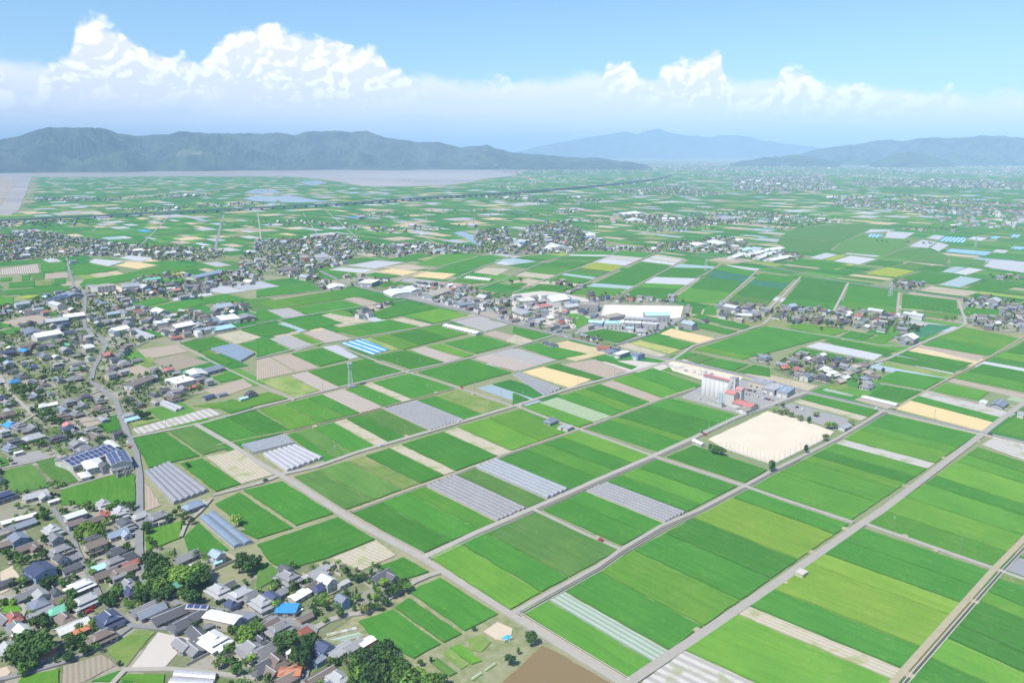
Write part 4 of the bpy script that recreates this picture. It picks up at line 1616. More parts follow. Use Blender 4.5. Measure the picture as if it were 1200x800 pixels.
def crown_mesh(seed, H, Rr, kind, leafm):
    rng = np.random.default_rng(seed)
    cs, rs = [], []
    n = 26 if kind != 'shrub' else 9
    for i in range(n):
        while True:
            v = rng.uniform(-1, 1, 3)
            if .25 < np.linalg.norm(v) < 1:
                break
        if kind == 'round':
            c = (v[0] * Rr * .78, v[1] * Rr * .78, H * .60 + v[2] * H * .27)
        elif kind == 'tall':
            c = (v[0] * Rr * .6, v[1] * Rr * .6, H * .56 + v[2] * H * .36)
        elif kind == 'cone':
            hh = rng.uniform(0, 1)
            w = (1 - hh) * Rr * .75
            c = (v[0] * w, v[1] * w, H * (.18 + .78 * hh))
        else:
            c = (v[0] * Rr * .7, v[1] * Rr * .7, H * .45 + v[2] * H * .25)
        cs.append(c)
        rs.append(rng.uniform(.26, .42) * Rr * (1 if kind != 'cone' else .65))
    q = leaf_faces(rng, cs, rs, 26 if kind != 'shrub' else 20, .11 * Rr + .10)
    me = np_mesh('crown', q, [LEAF[leafm]])
    return me


def trunk_mesh(H, Rr, seed):
    rng = random.Random(seed)
    mb = MB()
    r0 = H * .035
    mb.cyl(0, 0, -.2, H * .45, r0, r0 * .6, 7)
    for i in range(5):
        a = 2 * math.pi * i / 5 + rng.random()
        z = H * rng.uniform(.28, .42)
        mb.bar((0, 0, z), (math.cos(a) * Rr * .5, math.sin(a) * Rr * .5, z + H * .25), r0 * .38, n=4)
    return mb.mesh('trunk', [M_BARK])


TREES = []
for i, (kd_, H, Rr, lm) in enumerate([('round', 7, 3.6, 0), ('round', 7.5, 3.4, 1), ('round', 6.5, 3.8, 0), ('tall', 9, 3.2, 0), ('round', 6, 3.2, 2), ('round', 6.5, 3.5, 3), ('cone', 8, 2.2, 0), ('tall', 8, 3.0, 1), ('round', 7, 3.7, 1)]):
    TREES.append((kd_, H, Rr, lm, crown_mesh(100 + i, H, Rr, kd_, lm), trunk_mesh(H, Rr, i)))
TREE_WORD = {0: 'dark green', 1: 'mid green', 2: 'bright green', 3: 'olive green'}


def car_meshes(col):
    def f():
        m = simple_mat('car_paint_' + col, {'white': (.75, .75, .75), 'silver': (.45, .46, .48), 'black': (.03, .03, .035), 'red': (.45, .03, .03), 'blue': (.06, .13, .35)}[col], .3, .03, 1, .6)
        body = MB()
        pr = [(-1.7, .3), (-1.75, .75), (-1.6, .95), (-.9, 1.0), (1.0, 1.0), (1.65, .85), (1.72, .3)]
        vs = [(x, -.78, z) for x, z in pr] + [(x, .78, z) for x, z in pr]
        n = len(pr)
        fs = [(i, (i + 1) % n, n + (i + 1) % n, n + i)[::-1] for i in range(n)] + [tuple(range(n))[::1], tuple(range(2 * n - 1, n - 1, -1))]
        body.add(vs, fs)
        cab = MB()
        vs = [(-1.45, -.72, .98), (.95, -.72, .98), (.95, .72, .98), (-1.45, .72, .98), (-1.2, -.62, 1.5), (.45, -.62, 1.5), (.45, .62, 1.5), (-1.2, .62, 1.5)]
        cab.add(vs, [(0, 1, 5, 4), (1, 2, 6, 5), (2, 3, 7, 6), (3, 0, 4, 7), (4, 5, 6, 7)])
        roof = MB().box(-1.12, .38, -.58, .58, 1.5, 1.56)
        wh = MB()
        vs = [(.3 * math.cos(t * math.pi / 5), -.1, .3 * math.sin(t * math.pi / 5)) for t in range(10)] + [(.3 * math.cos(t * math.pi / 5), .1, .3 * math.sin(t * math.pi / 5)) for t in range(10)]
        wh.add(vs, [(i, (i + 1) % 10, 10 + (i + 1) % 10, 10 + i) for i in range(10)] + [tuple(range(10)), tuple(range(19, 9, -1))])
        return (body.mesh('body', [m]), cab.mesh('windows', [M_GLASS]), roof.mesh('roof', [m]), cached('wheel', lambda: wh.mesh('wheel', [M_RUBBER])))
    b_, c_, r_, w_ = cached(('car', col), f)
    return [('body', b_, None, (0, 0, 0), 0), ('windows', c_, None, (0, 0, 0), 0), ('roof', r_, None, (0, 0, 0), 0)] + [('wheel', w_, None, (x, y, .3), 0) for x in (-1.1, 1.1) for y in (-.75, .75)]


# --- labels: what it looks like, then where it stands, by the nearest landmark
LANDMARKS = {
    'the solar-roofed works': (112, 535), 'the grain silos': (848, 455), 'the sandy sports ground': (905, 512), 'the school': (750, 375),
    'the pale paved lot': (185, 760), 'the shrine grove': (205, 668), 'the brown pond': (640, 790), 'the lattice mast': (411, 440),
    'the multi-span greenhouse': (207, 568), 'the white twin tunnel greenhouses': (330, 530), 'the blue tarpaulin roof': (333, 711), 'the red rusty roof': (341, 785),
    'the bottom-edge grove': (470, 775), 'the white-roofed village hall': (261, 722), 'the pale school yard': (125, 341), 'the long brown factory shed': (161, 446),
    'the blue-striped field': (427, 407), 'the tall white hall': (655, 352), 'the main street bend': (120, 457), 'the left-edge village corner': (10, 500),
    'the green-roofed hut': (70, 714), 'the lower left grove': (35, 765), 'the hamlet beyond the silos': (975, 435), 'the canal hamlet': (990, 372),
    'the red-roofed hamlet house': (1012, 384), 'the right-edge hamlet': (1160, 358), 'the long livestock sheds': (905, 297), 'the arched white warehouses': (475, 338),
    'the twin white barns by the road': (430, 332), 'the brick red block': (360, 300), 'the grey motorway viaduct': (300, 247), 'the upper left village street': (60, 288),
    'the central white-roofed shops': (500, 288), 'the far tree-ringed hamlet': (735, 287), 'the long-fence village crossing': (370, 735), 'the blue-grey triple greenhouse': (266, 620),
    'the blue tiled left-edge house': (12, 497), 'the white sheeted plot': (205, 505), 'the white factory roofs': (215, 382), 'the upper left-edge grove': (40, 458),
    'the lone rice-field houses': (655, 496), 'the paired field-side farmhouses': (165, 600), 'the upper village roofs': (30, 380), 'the lane of grey roofs': (60, 430),
    'the barn row beside the main street': (210, 360), 'the hamlet at the far bend': (420, 292),
}
ORD = ['', 'second', 'third', 'fourth', 'fifth', 'sixth', 'seventh', 'eighth', 'ninth', 'tenth', 'eleventh', 'twelfth', 'thirteenth', 'fourteenth', 'fifteenth', 'sixteenth', 'seventeenth', 'eighteenth', 'nineteenth', 'twentieth']
REG = []       # (object, description, px, py)
ITEMS = []


def register(o, desc, px, py):
    REG.append((o, desc, px, py))


def px_of(v):
    """ground point -> picture point (for wording the labels only)"""
    dz = CAM_H - v.z
    fw = v.y * math.cos(PITCH) + dz * math.sin(PITCH)
    dn = -v.y * math.sin(PITCH) + dz * math.cos(PITCH)
    return 600 + v.x / fw * FPX, 400 + dn / fw * FPX


def write_labels():
    byk = {}
    for o, desc, px, py in REG:
        best = min(LANDMARKS.items(), key=lambda kv: math.hypot(kv[1][0] - px, 1.6 * (kv[1][1] - py)))
        nm, (lx, ly) = best
        dx, dy = px - lx, 1.6 * (py - ly)
        if abs(dx) > abs(dy):
            dr = 'right of' if dx > 0 else 'left of'
        else:
            dr = 'this side of' if dy > 0 else 'beyond'
        byk.setdefault((desc, dr, nm), []).append((math.hypot(dx, dy), o))
    for (desc, dr, nm), lst in byk.items():
        lst.sort(key=lambda t: t[0])
        for i, (_, o) in enumerate(lst):
            if i == 0 and len(lst) == 1:
                o['label'] = f"{desc} {dr} {nm}"
            elif i == 0:
                o['label'] = f"{desc}, nearest {dr} {nm}"
            else:
                od = ORD[i] if i < len(ORD) else f"number {i + 1}"
                o['label'] = f"{desc}, {od} nearest {dr} {nm}"
                if len(o['label'].split()) > 16:
                    o['label'] = f"{desc}, {od} {dr} {nm}"
# ------------------------------------------------------------------ greenhouses and tunnels
def vinyl_mat(name, c1, c2, rough=.35):
    m, T, b = new_mat(name, rough, .5)
    tcn = T.n('ShaderNodeTexCoord').outputs['Object']
    sp = T.n('ShaderNodeSeparateXYZ', ins={0: tcn})
    w = T.math('ABSOLUTE', T.math('SUBTRACT', T.math('FRACT', T.math('ADD', T.math('DIVIDE', sp.outputs[0], 2.4), 50.0)), .5))
    n1 = T.n('ShaderNodeTexNoise', ins={'Vector': tcn, 'Scale': .25, 'Detail': 5.0, 'Roughness': .7}).outputs[0]
    c = T.mix(T.smooth(w, .38, .5), c1, c2)
    vm = T.n('ShaderNodeVectorMath', operation='SCALE', ins={0: c, 'Scale': T.math('ADD', .75, T.math('MULTIPLY', n1, .5))})
    T.t.links.new(vm.outputs[0], b.inputs['Base Color'])
    return m


TUN = {'mg': (vinyl_mat('netted_hoops_grey', (.25, .245, .255), (.34, .335, .345)), 3.8, 1.3, 'row of low grey netted tunnels', .8),
       'mgd': (vinyl_mat('clear_vinyl_grey', (.25, .25, .275), (.36, .36, .39)), 3.7, 2.5, 'grey multi-span greenhouse', .98),
       'gh': (vinyl_mat('clear_vinyl_blue', (.27, .285, .31), (.37, .385, .41)), 4.1, 2.2, 'silvery vinyl tunnel greenhouses', .9),
       'ghb': (vinyl_mat('blue_grey_vinyl', (.17, .22, .29), (.30, .34, .40)), 4.6, 2.3, 'blue-grey tunnel greenhouses', .9),
       'ghw': (vinyl_mat('white_vinyl', (.37, .37, .40), (.46, .46, .48)), 4.1, 2.3, 'white vinyl tunnel greenhouses', .9)}
for kd_, q in tunnel_jobs:
    mat, w0, hh, desc, fill = TUN[kd_]
    q = [Vector((p.x, p.y, 0)) for p in inset4(q, .7)]
    wid = ((q[1] - q[0]).length + (q[2] - q[3]).length) / 2
    n = max(2, round(wid / w0))
    c = sum(q, Vector()) / 4
    e = (q[3] - q[0]).normalized()
    ang = math.atan2(e.y, e.x)
    Rm = Matrix.Rotation(-ang, 3, 'Z')
    root = bpy.data.objects.new('tunnel_greenhouse', None)
    COL.objects.link(root)
    root.location = (c.x, c.y, 0)
    root.rotation_euler = (0, 0, ang)
    root['category'] = 'greenhouse'
    root['group'] = 'greenhouses among the fields'
    # the bed they stand on
    fl = MB()
    loc = [Rm @ (p - c) for p in q]
    ar = sum(loc[i].x * loc[(i + 1) % 4].y - loc[(i + 1) % 4].x * loc[i].y for i in range(4))
    lq = loc if ar > 0 else loc[::-1]
    fl.add([(p.x, p.y, .35) for p in lq] + [(p.x, p.y, 0) for p in lq], [(0, 1, 2, 3)] + [(i, 4 + i, 4 + (i + 1) % 4, (i + 1) % 4) for i in range(4)])
    fl.obj('soil_bed', [MI('k')], root)
    for i in range(n):
        ta, tb = (i + (1 - fill) / 2) / n, (i + 1 - (1 - fill) / 2) / n
        a0, a1 = loc[0].lerp(loc[1], ta), loc[0].lerp(loc[1], tb)
        b0, b1 = loc[3].lerp(loc[2], ta), loc[3].lerp(loc[2], tb)
        jit = (random.random() - .5) * 1.5
        mb = MB()
        K = 7
        vs = []
        for (p, r, dx) in ((a0, a1, jit), (b0, b1, jit * .5)):
            for k_ in range(K):
                t = math.pi * k_ / (K - 1)
                s = .5 - .5 * math.cos(t)
                pp = p.lerp(r, s)
                vs.append((pp.x + dx, pp.y, .35 + hh * (.30 + .70 * math.sin(t)) if 0 < k_ < K - 1 else .35))
        fs = [(k_, k_ + 1, K + k_ + 1, K + k_) for k_ in range(K - 1)] + [tuple(range(K - 1, -1, -1)), tuple(range(K, 2 * K))]
        mb.add(vs, fs)
        o = mb.obj('tunnel', [mat], root, smooth=False)
        bm = bmesh.new(); bm.from_mesh(o.data); bmesh.ops.recalc_face_normals(bm, faces=bm.faces); bm.to_mesh(o.data); bm.free()
    x_, y_ = px_of(c)
    register(root, desc, x_, y_)
# ------------------------------------------------------------------ houses set out one by one from the survey
VA = math.radians(50)
ROOFWORD = {'grey': 'grey tiled', 'dark': 'dark tiled', 'light': 'pale grey roofed', 'brown': 'brown tiled', 'redbrown': 'red-brown roofed', 'blue': 'blue roofed', 'white': 'white roofed', 'navy': 'navy roofed',
            'green': 'green roofed', 'rust': 'rusty red roofed', 'steel': 'blue-grey metal roofed', 'pink': 'pink-red roofed', 'aqua': 'pale aqua roofed', 'bluegrey': 'slate blue roofed', 'tan': 'tan roofed'}
TYPEWORD = {'farm': 'two-storey farmhouse with skirt roofs', 'hip': 'low hip-roofed house', 'gable': 'long low gabled house', 'ell': 'L-shaped gabled house', 'modern': 'tall gabled house', 'shed': 'flat-pitched shed', 'hipsq': 'square hip-roofed house'}
RADIUS = {'farm': 8, 'hip': 7.5, 'gable': 7, 'ell': 8, 'modern': 6.5, 'shed': 6, 'hipsq': 6.5}
HOUSES = []      # (x, y, radius)
N_THINGS = {'house': 0}


def put_house(x, y, typ, roof, wall, ang, s=1.0, near=True, group='houses of the farming villages', zc=3.0, loc=None):
    p = loc or G(x, y, zc)
    HOUSES.append((p.x, p.y, RADIUS[typ] * s))
    parts = house_parts(typ, roof, wall, near)
    nm = 'shed' if typ == 'shed' else ('farmhouse' if typ in ('farm', 'hip', 'ell') else 'house')
    o = place(nm, parts, (p.x, p.y, .2), ang, (s, s * random.uniform(.92, 1.08), random.uniform(.8, .95)), category='shed' if typ == 'shed' else 'house', group=group)
    register(o, f"{ROOFWORD[roof]} {TYPEWORD[typ]}", x, y)
    N_THINGS['house'] += 1
    return o


HD = '''
@0 600
105,55 gable bluegrey grey A 1.15
10,92 gable grey grey A 1
85,122 modern bluegrey blue C 1.1
125,163 ell brown brown A .9
10,152 gable brown brown A .85
245,78 farm light white C 1
262,128 modern grey grey C .9
282,172 farm grey white A .95
440,38 gable brown brown A .9
585,52 modern dark white C .95
552,102 ell steel white A .95
438,120 gable dark grey A .85
447,158 modern brown cream A 1.15
285,222 modern dark white C .7
325,222 gable grey grey A .75
258,246 gable brown brown C .8
335,262 gable dark white A .8
190,275 modern navy blue C 1.45
372,338 farm white white A 1.0
400,408 farm light white A 1.05
172,352 gable grey grey A .75
122,388 gable grey grey A .9
192,388 modern light white C .8
262,384 modern dark white C .6
268,422 ell brown brown A .75
180,430 hipsq bluegrey grey C 1
192,470 gable light grey A .95
275,458 hip green white A .75
302,500 hip brown cream C .9
340,530 gable white white A 1.15
385,552 shed rust brown A .8
62,496 hip redbrown white C .8
72,530 farm grey white C .85
105,560 modern white white C .8
20,500 gable grey grey C .7
508,492 farm navy white C 1.15
475,578 farm brown white A .95
480,250 gable aqua grey A .95
545,188 hip dark grey A .8
535,225 farm grey white A .9
602,210 hip dark brown A .75
612,242 gable redbrown brown A .75
500,290 ell brown brown A .95
588,268 gable brown brown A .95
560,300 shed grey grey A .8
597,335 farm grey white C .95
610,372 hip navy grey C .7
680,450 gable grey grey A 1.15
708,462 gable bluegrey grey A 1.1
790,478 gable dark grey A 1.35
882,500 gable dark grey A 1.3
850,530 hip dark grey A .9
985,528 shed grey grey A .7
1025,358 farm light white C 1.1
1055,352 gable dark grey A .9
1128,378 farm light grey A 1
1085,432 hip navy grey C .6
1180,395 hip grey grey A .8
855,622 gable grey grey C .85
905,640 gable grey grey C .85
925,570 gable dark grey C 1
1000,590 farm white white C 1.15
1035,625 shed white white C .9
1180,632 farm grey white C 1.2
875,206 gable grey grey A 1.15
1018,205 modern steel white C .9
1020,235 shed aqua white A .5
895,252 shed white white A .6
820,348 hip green redbrown A .55
208,668 gable redbrown blue A .75
735,22 farm grey white A 1
660,15 hip light white A .8
495,10 hip redbrown white C .6
565,-8 farm light white C .9
1150,495 shed bluegrey grey A .9
15,335 gable dark grey A .7
5,100 shed tan grey A .8
35,640 modern light white C .7
760,40 shed tan cream A .6
@300 600
150,300 farm grey white C 1.1
140,275 modern dark grey C .8
278,292 hip light white A 1
300,268 gable light grey A .8
350,248 shed tan white A .45
262,342 gable brown grey A .8
333,326 modern white white C .95
300,358 hip navy grey A .6
408,332 shed light white A .7
585,300 ell dark grey A 1.0
205,385 shed white white A 1.1
108,380 gable grey grey A .75
30,420 farm light white C 1
72,400 modern navy white C .9
405,412 modern bluegrey blue C .7
55,530 gable brown white A .95
108,540 farm grey white A .9
232,492 gable brown brown A .6
20,605 farm dark grey C .8
42,650 hip grey white A 1
92,702 hip brown brown C .95
60,740 gable brown grey C .9
165,742 gable rust brown A .95
30,728 hip dark grey A .9
150,775 gable brown brown A .9
315,635 modern navy blue C .85
298,690 shed bluegrey blue A .6
392,645 gable light white A 1
455,628 gable light grey A .8
518,608 shed white redbrown A .8
305,765 gable brown brown A 1.1
385,775 farm light white C 1
358,795 gable bluegrey blue A .8
225,562 hip redbrown white A .6
162,648 shed white white A .55
@0 420
50,310 hip blue white C 1.1
48,415 farm bluegrey white C 1
25,345 hipsq light grey A .8
85,440 shed white white A .6
385,383 farm white white C .7
450,362 gable brown grey C 1.35
425,330 farm grey grey A 1
550,355 modern dark grey A .8
165,640 ell light white A 1.2
250,665 shed white white A .65
485,678 farm light white C .9
492,732 hip redbrown brown A .65
558,722 farm light white C .95
590,775 farm grey white C .9
740,735 farm grey white A 1
905,690 hip steel grey A 1
720,760 gable light grey A .6
790,52 hip pink white A .75
822,70 gable light cream A .7
815,155 farm grey grey A 1
850,165 hip dark grey A .8
775,150 hip dark grey A .8
910,130 gable redbrown brown A 1
980,108 modern light grey A .8
978,178 gable navy grey A .9
1040,165 shed bluegrey grey A .9
1140,185 shed aqua white A .9
1175,162 farm dark grey A .85
605,262 gable light white A .95
618,282 gable aqua white A 1
68,108 hip blue white A .8
235,215 gable white white A .95
200,225 hip white white A .6
580,15 gable light white A .9
640,10 gable grey grey A .9
270,25 shed light grey A 1
@600 420
182,292 hip bluegrey white A 1.0
262,322 shed light white A .9
232,318 shed light white A .7
@900 420
1085,210 gable bluegrey grey A 1.6
1010,203 shed white white A 1.1
1185,262 shed light white A .9
'''
ORG = (0, 0)
for line in HD.strip().splitlines():
    if line.startswith('@'):
        ORG = tuple(float(a) for a in line[1:].split())
        continue
    c, typ, roof, wall, d, s = line.split()
    x, y = map(float, c.split(','))
    x, y = ORG[0] + x / 4, ORG[1] + y / 4
    a = (VA if d == 'A' else VA - math.pi / 2) + math.radians(random.uniform(-5, 5))
    # keep the entrance side toward the open side of the plot
    put_house(x, y, typ, roof, wall, a, float(s) * .93, zc=4 if typ in ('farm', 'modern', 'hipsq') else 2.6)


# ------------------------------------------------------------------ larger buildings, each from the outline of its roof
for q_ in ([(690, 392), (704, 354), (803, 355), (806, 366), (792, 381), (760, 393), (722, 398)], [(780, 424), (800, 418), (826, 430), (872, 440), (868, 445), (822, 445), (788, 434)], [(725, 424), (740, 422), (790, 427), (770, 436), (725, 436)]):
    taken.append([(G(x, y).x, G(x, y).y) for x, y in q_])


def hall(label, quad, h, roof='light', wall='grey', name='warehouse', cat='warehouse', form='gable', rise=None, stripes=True, wins=True, group=None, aw=None, solar=False, ox=None, oy=None):
    q = [G(x if ox is None else ox + x / 4, y if ox is None else oy + y / 4, h) for x, y in quad]
    c = sum(q, Vector()) / 4
    e = ((q[1] - q[0]) + (q[2] - q[3])) / 2
    f = ((q[3] - q[0]) + (q[2] - q[1])) / 2
    L, Wd = e.length, f.length
    # true right angles: the longer side gives the direction
    if L >= Wd:
        ang = math.atan2(e.y, e.x)
        Wd = abs(f.x * -math.sin(ang) + f.y * math.cos(ang))
    else:
        ang = math.atan2(f.y, f.x)
        L, Wd = Wd, abs(e.x * -math.sin(ang) + e.y * math.cos(ang))
    taken.append([(p.x, p.y) for p in q])
    root = bpy.data.objects.new(name, None)
    COL.objects.link(root)
    root.location = (c.x, c.y, .3)
    root.rotation_euler = (0, 0, ang)
    root['label'] = label
    root['category'] = cat
    if group:
        root['group'] = group
    R, Wm = ROOF[roof], WALL.get(wall) or ROOF[wall]
    rise = rise if rise is not None else max(.8, Wd * .12)
    he = h - (rise if form != 'flat' else 0)
    mb = MB()
    if form in ('gable',):
        gable_wall(mb, L, Wd, he, h)
    elif form == 'arch':
        K = 9
        prof_ = [(-Wd / 2 * math.cos(math.pi * i / (K - 1)), he + rise * math.sin(math.pi * i / (K - 1))) for i in range(K)]
        vs = [(-L / 2, y, z) for y, z in prof_] + [(L / 2, y, z) for y, z in prof_] + [(-L / 2, -Wd / 2, -.3), (-L / 2, Wd / 2, -.3), (L / 2, -Wd / 2, -.3), (L / 2, Wd / 2, -.3)]
        mb.add(vs, [tuple([2 * K] + list(range(0, K)) + [2 * K + 1])[::-1], tuple([2 * K + 2] + list(range(K, 2 * K)) + [2 * K + 3]), (2 * K, 2 * K + 2, K, 0), (2 * K + 3, 2 * K + 1, K - 1, 2 * K - 1)])
    else:
        mb.box(-L / 2, L / 2, -Wd / 2, Wd / 2, -.3, he)
    mb.obj('wall', [Wm], root)
    rb = MB()
    if form == 'gable':
        roof_gable(rb, L, Wd, he, h, .5, th=.25)
    elif form == 'arch':
        vs = [(-L / 2 - .4, y * 1.02, z + .15) for y, z in prof_] + [(L / 2 + .4, y * 1.02, z + .15) for y, z in prof_]
        rb.add(vs, [(i + 1, i, K + i, K + i + 1)[::-1] for i in range(K - 1)])
    elif form == 'hip':
        roof_hip(rb, L, Wd, he, h, .8, gable=False)
    elif form == 'mono':
        a, b = L / 2 + .4, Wd / 2 + .4
        rb.add([(-a, -b, he + .1), (a, -b, he + .1), (a, b, he + rise), (-a, b, he + rise), (-a, -b, he - .15), (a, -b, he - .15), (a, b, he + rise - .25), (-a, b, he + rise - .25)],
               [(0, 1, 2, 3), (4, 5, 1, 0), (5, 6, 2, 1), (6, 7, 3, 2), (7, 4, 0, 3)])
    else:
        rb.box(-L / 2 - .25, L / 2 + .25, -Wd / 2 - .25, Wd / 2 + .25, he, he + .35)
    ro = rb.obj('roof', [R], root)
    if stripes and L > 14:
        # raised seams / vents along the ridge, joints across the roof
        v = MB()
        for i in range(1, int(L / 6)):
            x = -L / 2 + L * i / int(L / 6)
            if form == 'gable':
                v.bar((x, -Wd / 2, he + .28), (x, 0, h + .28), .09)
                v.bar((x, Wd / 2, he + .28), (x, 0, h + .28), .09)
            elif form == 'flat':
                v.box(x - .06, x + .06, -Wd / 2, Wd / 2, he + .35, he + .45)
        if v.f:
            v.obj('roof_seams', [R], ro)
    if form == 'gable' and L > 20:
        for i in range(int(L / 11)):
            x = -L / 2 + L * (i + .5) / int(L / 11)
            MB().box(x - 1, x + 1, -.6, .6, h - .1, h + .8).obj('roof_vent', [M_METAL], ro)
    if form == 'flat':
        for i in range(3):
            x = random.uniform(-L / 3, L / 3)
            y = random.uniform(-Wd / 4, Wd / 4)
            MB().box(x - .9, x + .9, y - .7, y + .7, he + .3, he + 1.3).obj('roof_unit', [M_METAL], ro)
    if solar:
        nx, ny = max(2, int(L / 3.4)), 2
        for i in range(nx):
            for s in (-1, 1) if form == 'gable' else (1,):
                if form == 'gable':
                    x0 = -L / 2 + L * (i + .08) / nx
                    x1 = -L / 2 + L * (i + .92) / nx
                    for a_, b_ in ((.06, .47), (.52, .94)):
                        pa = [(x, s * Wd / 2 * (1 - t), he + (h - he) * t + .36) for x, t in ((x0, a_), (x1, a_), (x1, b_), (x0, b_))]
                        if s > 0:
                            pa = pa[::-1]
                        lo = [(x, y, z - .1) for x, y, z in pa]
                        MB().add(pa + lo, [(0, 1, 2, 3), (4, 5, 1, 0), (5, 6, 2, 1), (6, 7, 3, 2), (7, 4, 0, 3)]).obj('solar_panel', [M_SOLAR], ro)
    if wins:
        fl = max(1, int(he / 3.2))
        n = 0
        for fz in range(fl):
            k_ = max(2, int(L / 5))
            for i in range(k_):
                x = -L / 2 + L * (i + .5) / k_
                for s in (-1, 1):
                    if n > 60:
                        break
                    o = link('window', window_mesh(2.4, 1.3), (), root, (x, s * Wd / 2, 1.7 + 3.1 * fz), 0 if s > 0 else math.pi)
                    n += 1
            for s in (-1, 1):
                for y in ([0] if Wd < 10 else [-Wd / 4, Wd / 4]):
                    if fz == 0:
                        sh = cached('shutter', lambda: MB().box(-1.8, 1.8, -.05, .1, 0, 3.0).mesh('shutter_door', [M_FRAME]))
                        link('shutter_door', sh, (), root, (s * L / 2, y, 0), -s * math.pi / 2)
    return root


C0 = dict(ox=0, oy=420)
hall('solar-covered works roof, the longer of two beside the village main street', [(275, 455), (495, 383), (530, 425), (318, 500)], 7, 'light', 'white', 'factory', 'factory', solar=True, wins=True, **C0)
hall('solar-covered works roof, the nearer and shorter, by the street', [(498, 448), (580, 415), (615, 465), (522, 500)], 8, 'light', 'white', 'factory', 'factory', solar=True, **C0)
hall('white annex shed between solar roof and village street', [(488, 388), (522, 380), (560, 408), (528, 420)], 5, 'white', 'white', 'shed', 'shed', **C0)
hall('pale grey-roofed office house in the courtyard of the solar works', [(378, 478), (455, 455), (490, 490), (410, 512)], 6, 'white', 'white', 'office_house', 'office', form='hip', **C0)
hall('low long grey shed on the field side of the solar works', [(512, 505), (610, 478), (618, 495), (522, 525)], 4, 'grey', 'grey', 'shed', 'shed', **C0)
hall('small white gatehouse at the front corner of the solar works', [(365, 535), (405, 525), (425, 545), (388, 556)], 4, 'white', 'grey', 'gatehouse', 'shed', form='hip', **C0)
hall('long brown factory shed above the bend of the main street', [(575, 118), (690, 72), (720, 88), (625, 122)], 6, 'brown', 'grey', 'factory', 'factory', **C0)
hall('large flat white roof in the field north of the street', [(772, 100), (860, 80), (918, 98), (830, 122)], 4.5, 'white', 'white', 'warehouse', 'warehouse', form='flat', **C0)
hall('white and dark barn with a long annex beyond the flat white roof', [(865, 55), (950, 38), (965, 62), (900, 78)], 5.5, 'white', 'grey', 'barn', 'barn', **C0)
hall('slate grey barn attached to the white barn', [(945, 42), (1020, 25), (1045, 38), (965, 60)], 5, 'bluegrey', 'grey', 'barn', 'barn', **C0)
hall('white-roofed village hall beside the crossroads by the shrine', [(968, 448), (1125, 480), (1105, 520), (975, 492)], 6, 'white', 'cream', 'village_hall', 'hall', ox=0, oy=600)
hall('small solar roof on the red-fronted shed by the village hall', [(880, 425), (980, 430), (970, 452), (882, 446)], 4.5, 'light', 'brick', 'shed', 'shed', solar=True, ox=0, oy=600)
hall('long white roof over the dark shop at the top of the left lane', [(298, 12), (385, -18), (405, 0), (310, 30)], 5, 'white', 'grey', 'shop', 'shop', ox=0, oy=600)
hall('purple-brown lower shed in front of the long white roof', [(305, 45), (385, 22), (400, 42), (325, 65)], 4.5, 'brown', 'navy' if False else 'blue', 'shed', 'shed', ox=0, oy=600)
hall('bright blue tarpaulin-covered roof in the walled yard', [(118, 425), (198, 432), (185, 462), (75, 468)], 3.6, 'blue', 'grey', 'shed', 'shed', form='mono', rise=.8, ox=300, oy=600)
hall('faded red corrugated roof at the lower village corner', [(118, 722), (212, 718), (205, 758), (105, 762)], 4, 'rust', 'brown', 'shed', 'shed', ox=300, oy=600)
hall('narrow white tunnel-like shed at the left edge above the lane', [(5, 38), (165, -2), (170, 10), (8, 55)], 3, 'white', 'white', 'long_shed', 'shed', ox=0, oy=600)
# works along the trunk road
C5 = dict(ox=300, oy=240)
hall('arched white warehouse beside the trunk road', [(600, 400), (700, 385), (740, 405), (645, 420)], 8, 'white', 'white', 'warehouse', 'warehouse', form='arch', **C5)
hall('white peaked warehouse behind the arched one', [(690, 385), (735, 376), (775, 390), (735, 402)], 8, 'white', 'white', 'warehouse', 'warehouse', **C5)
hall('broad white flat-roofed warehouse at the trunk road bend', [(480, 362), (525, 350), (575, 352), (540, 372)], 7, 'white', 'grey', 'warehouse', 'warehouse', form='flat', **C5)
hall('long grey-brown factory east of the arched warehouse', [(765, 415), (860, 385), (915, 392), (835, 420)], 8, 'tan', 'grey', 'factory', 'factory', **C5)
hall('slate blue workshop along the trunk road', [(930, 455), (1000, 448), (1015, 458), (950, 468)], 6, 'bluegrey', 'grey', 'workshop', 'workshop', **C5)
hall('twin white barn by the road, nearer one', [(330, 372), (405, 362), (420, 375), (345, 388)], 5, 'white', 'white', 'barn', 'barn', **C5)
hall('brick red flat-roofed block in the upper town', [(205, 238), (240, 234), (245, 246), (210, 250)], 9, 'tan', 'brick', 'apartment_block', 'building', form='flat', **C5)
hall('long white building beside the brick red block', [(275, 235), (330, 230), (342, 243), (288, 250)], 9, 'light', 'white', 'office_block', 'building', form='flat', **C5)
hall('long low grey factory roofs in the upper town', [(110, 290), (195, 280), (215, 298), (120, 306)], 7, 'brown', 'grey', 'factory', 'factory', **C5)
hall('long shed with white roof in the middle rice fields, left one', [(878, 562), (900, 555), (1060, 592), (1030, 600)], 4, 'white', 'white', 'long_shed', 'shed', stripes=True, **C5)
hall('narrow white tunnel house near the upper lane', [(975, 338), (1000, 333), (1110, 345), (1095, 351)], 3, 'white', 'white', 'long_shed', 'shed', **C5)
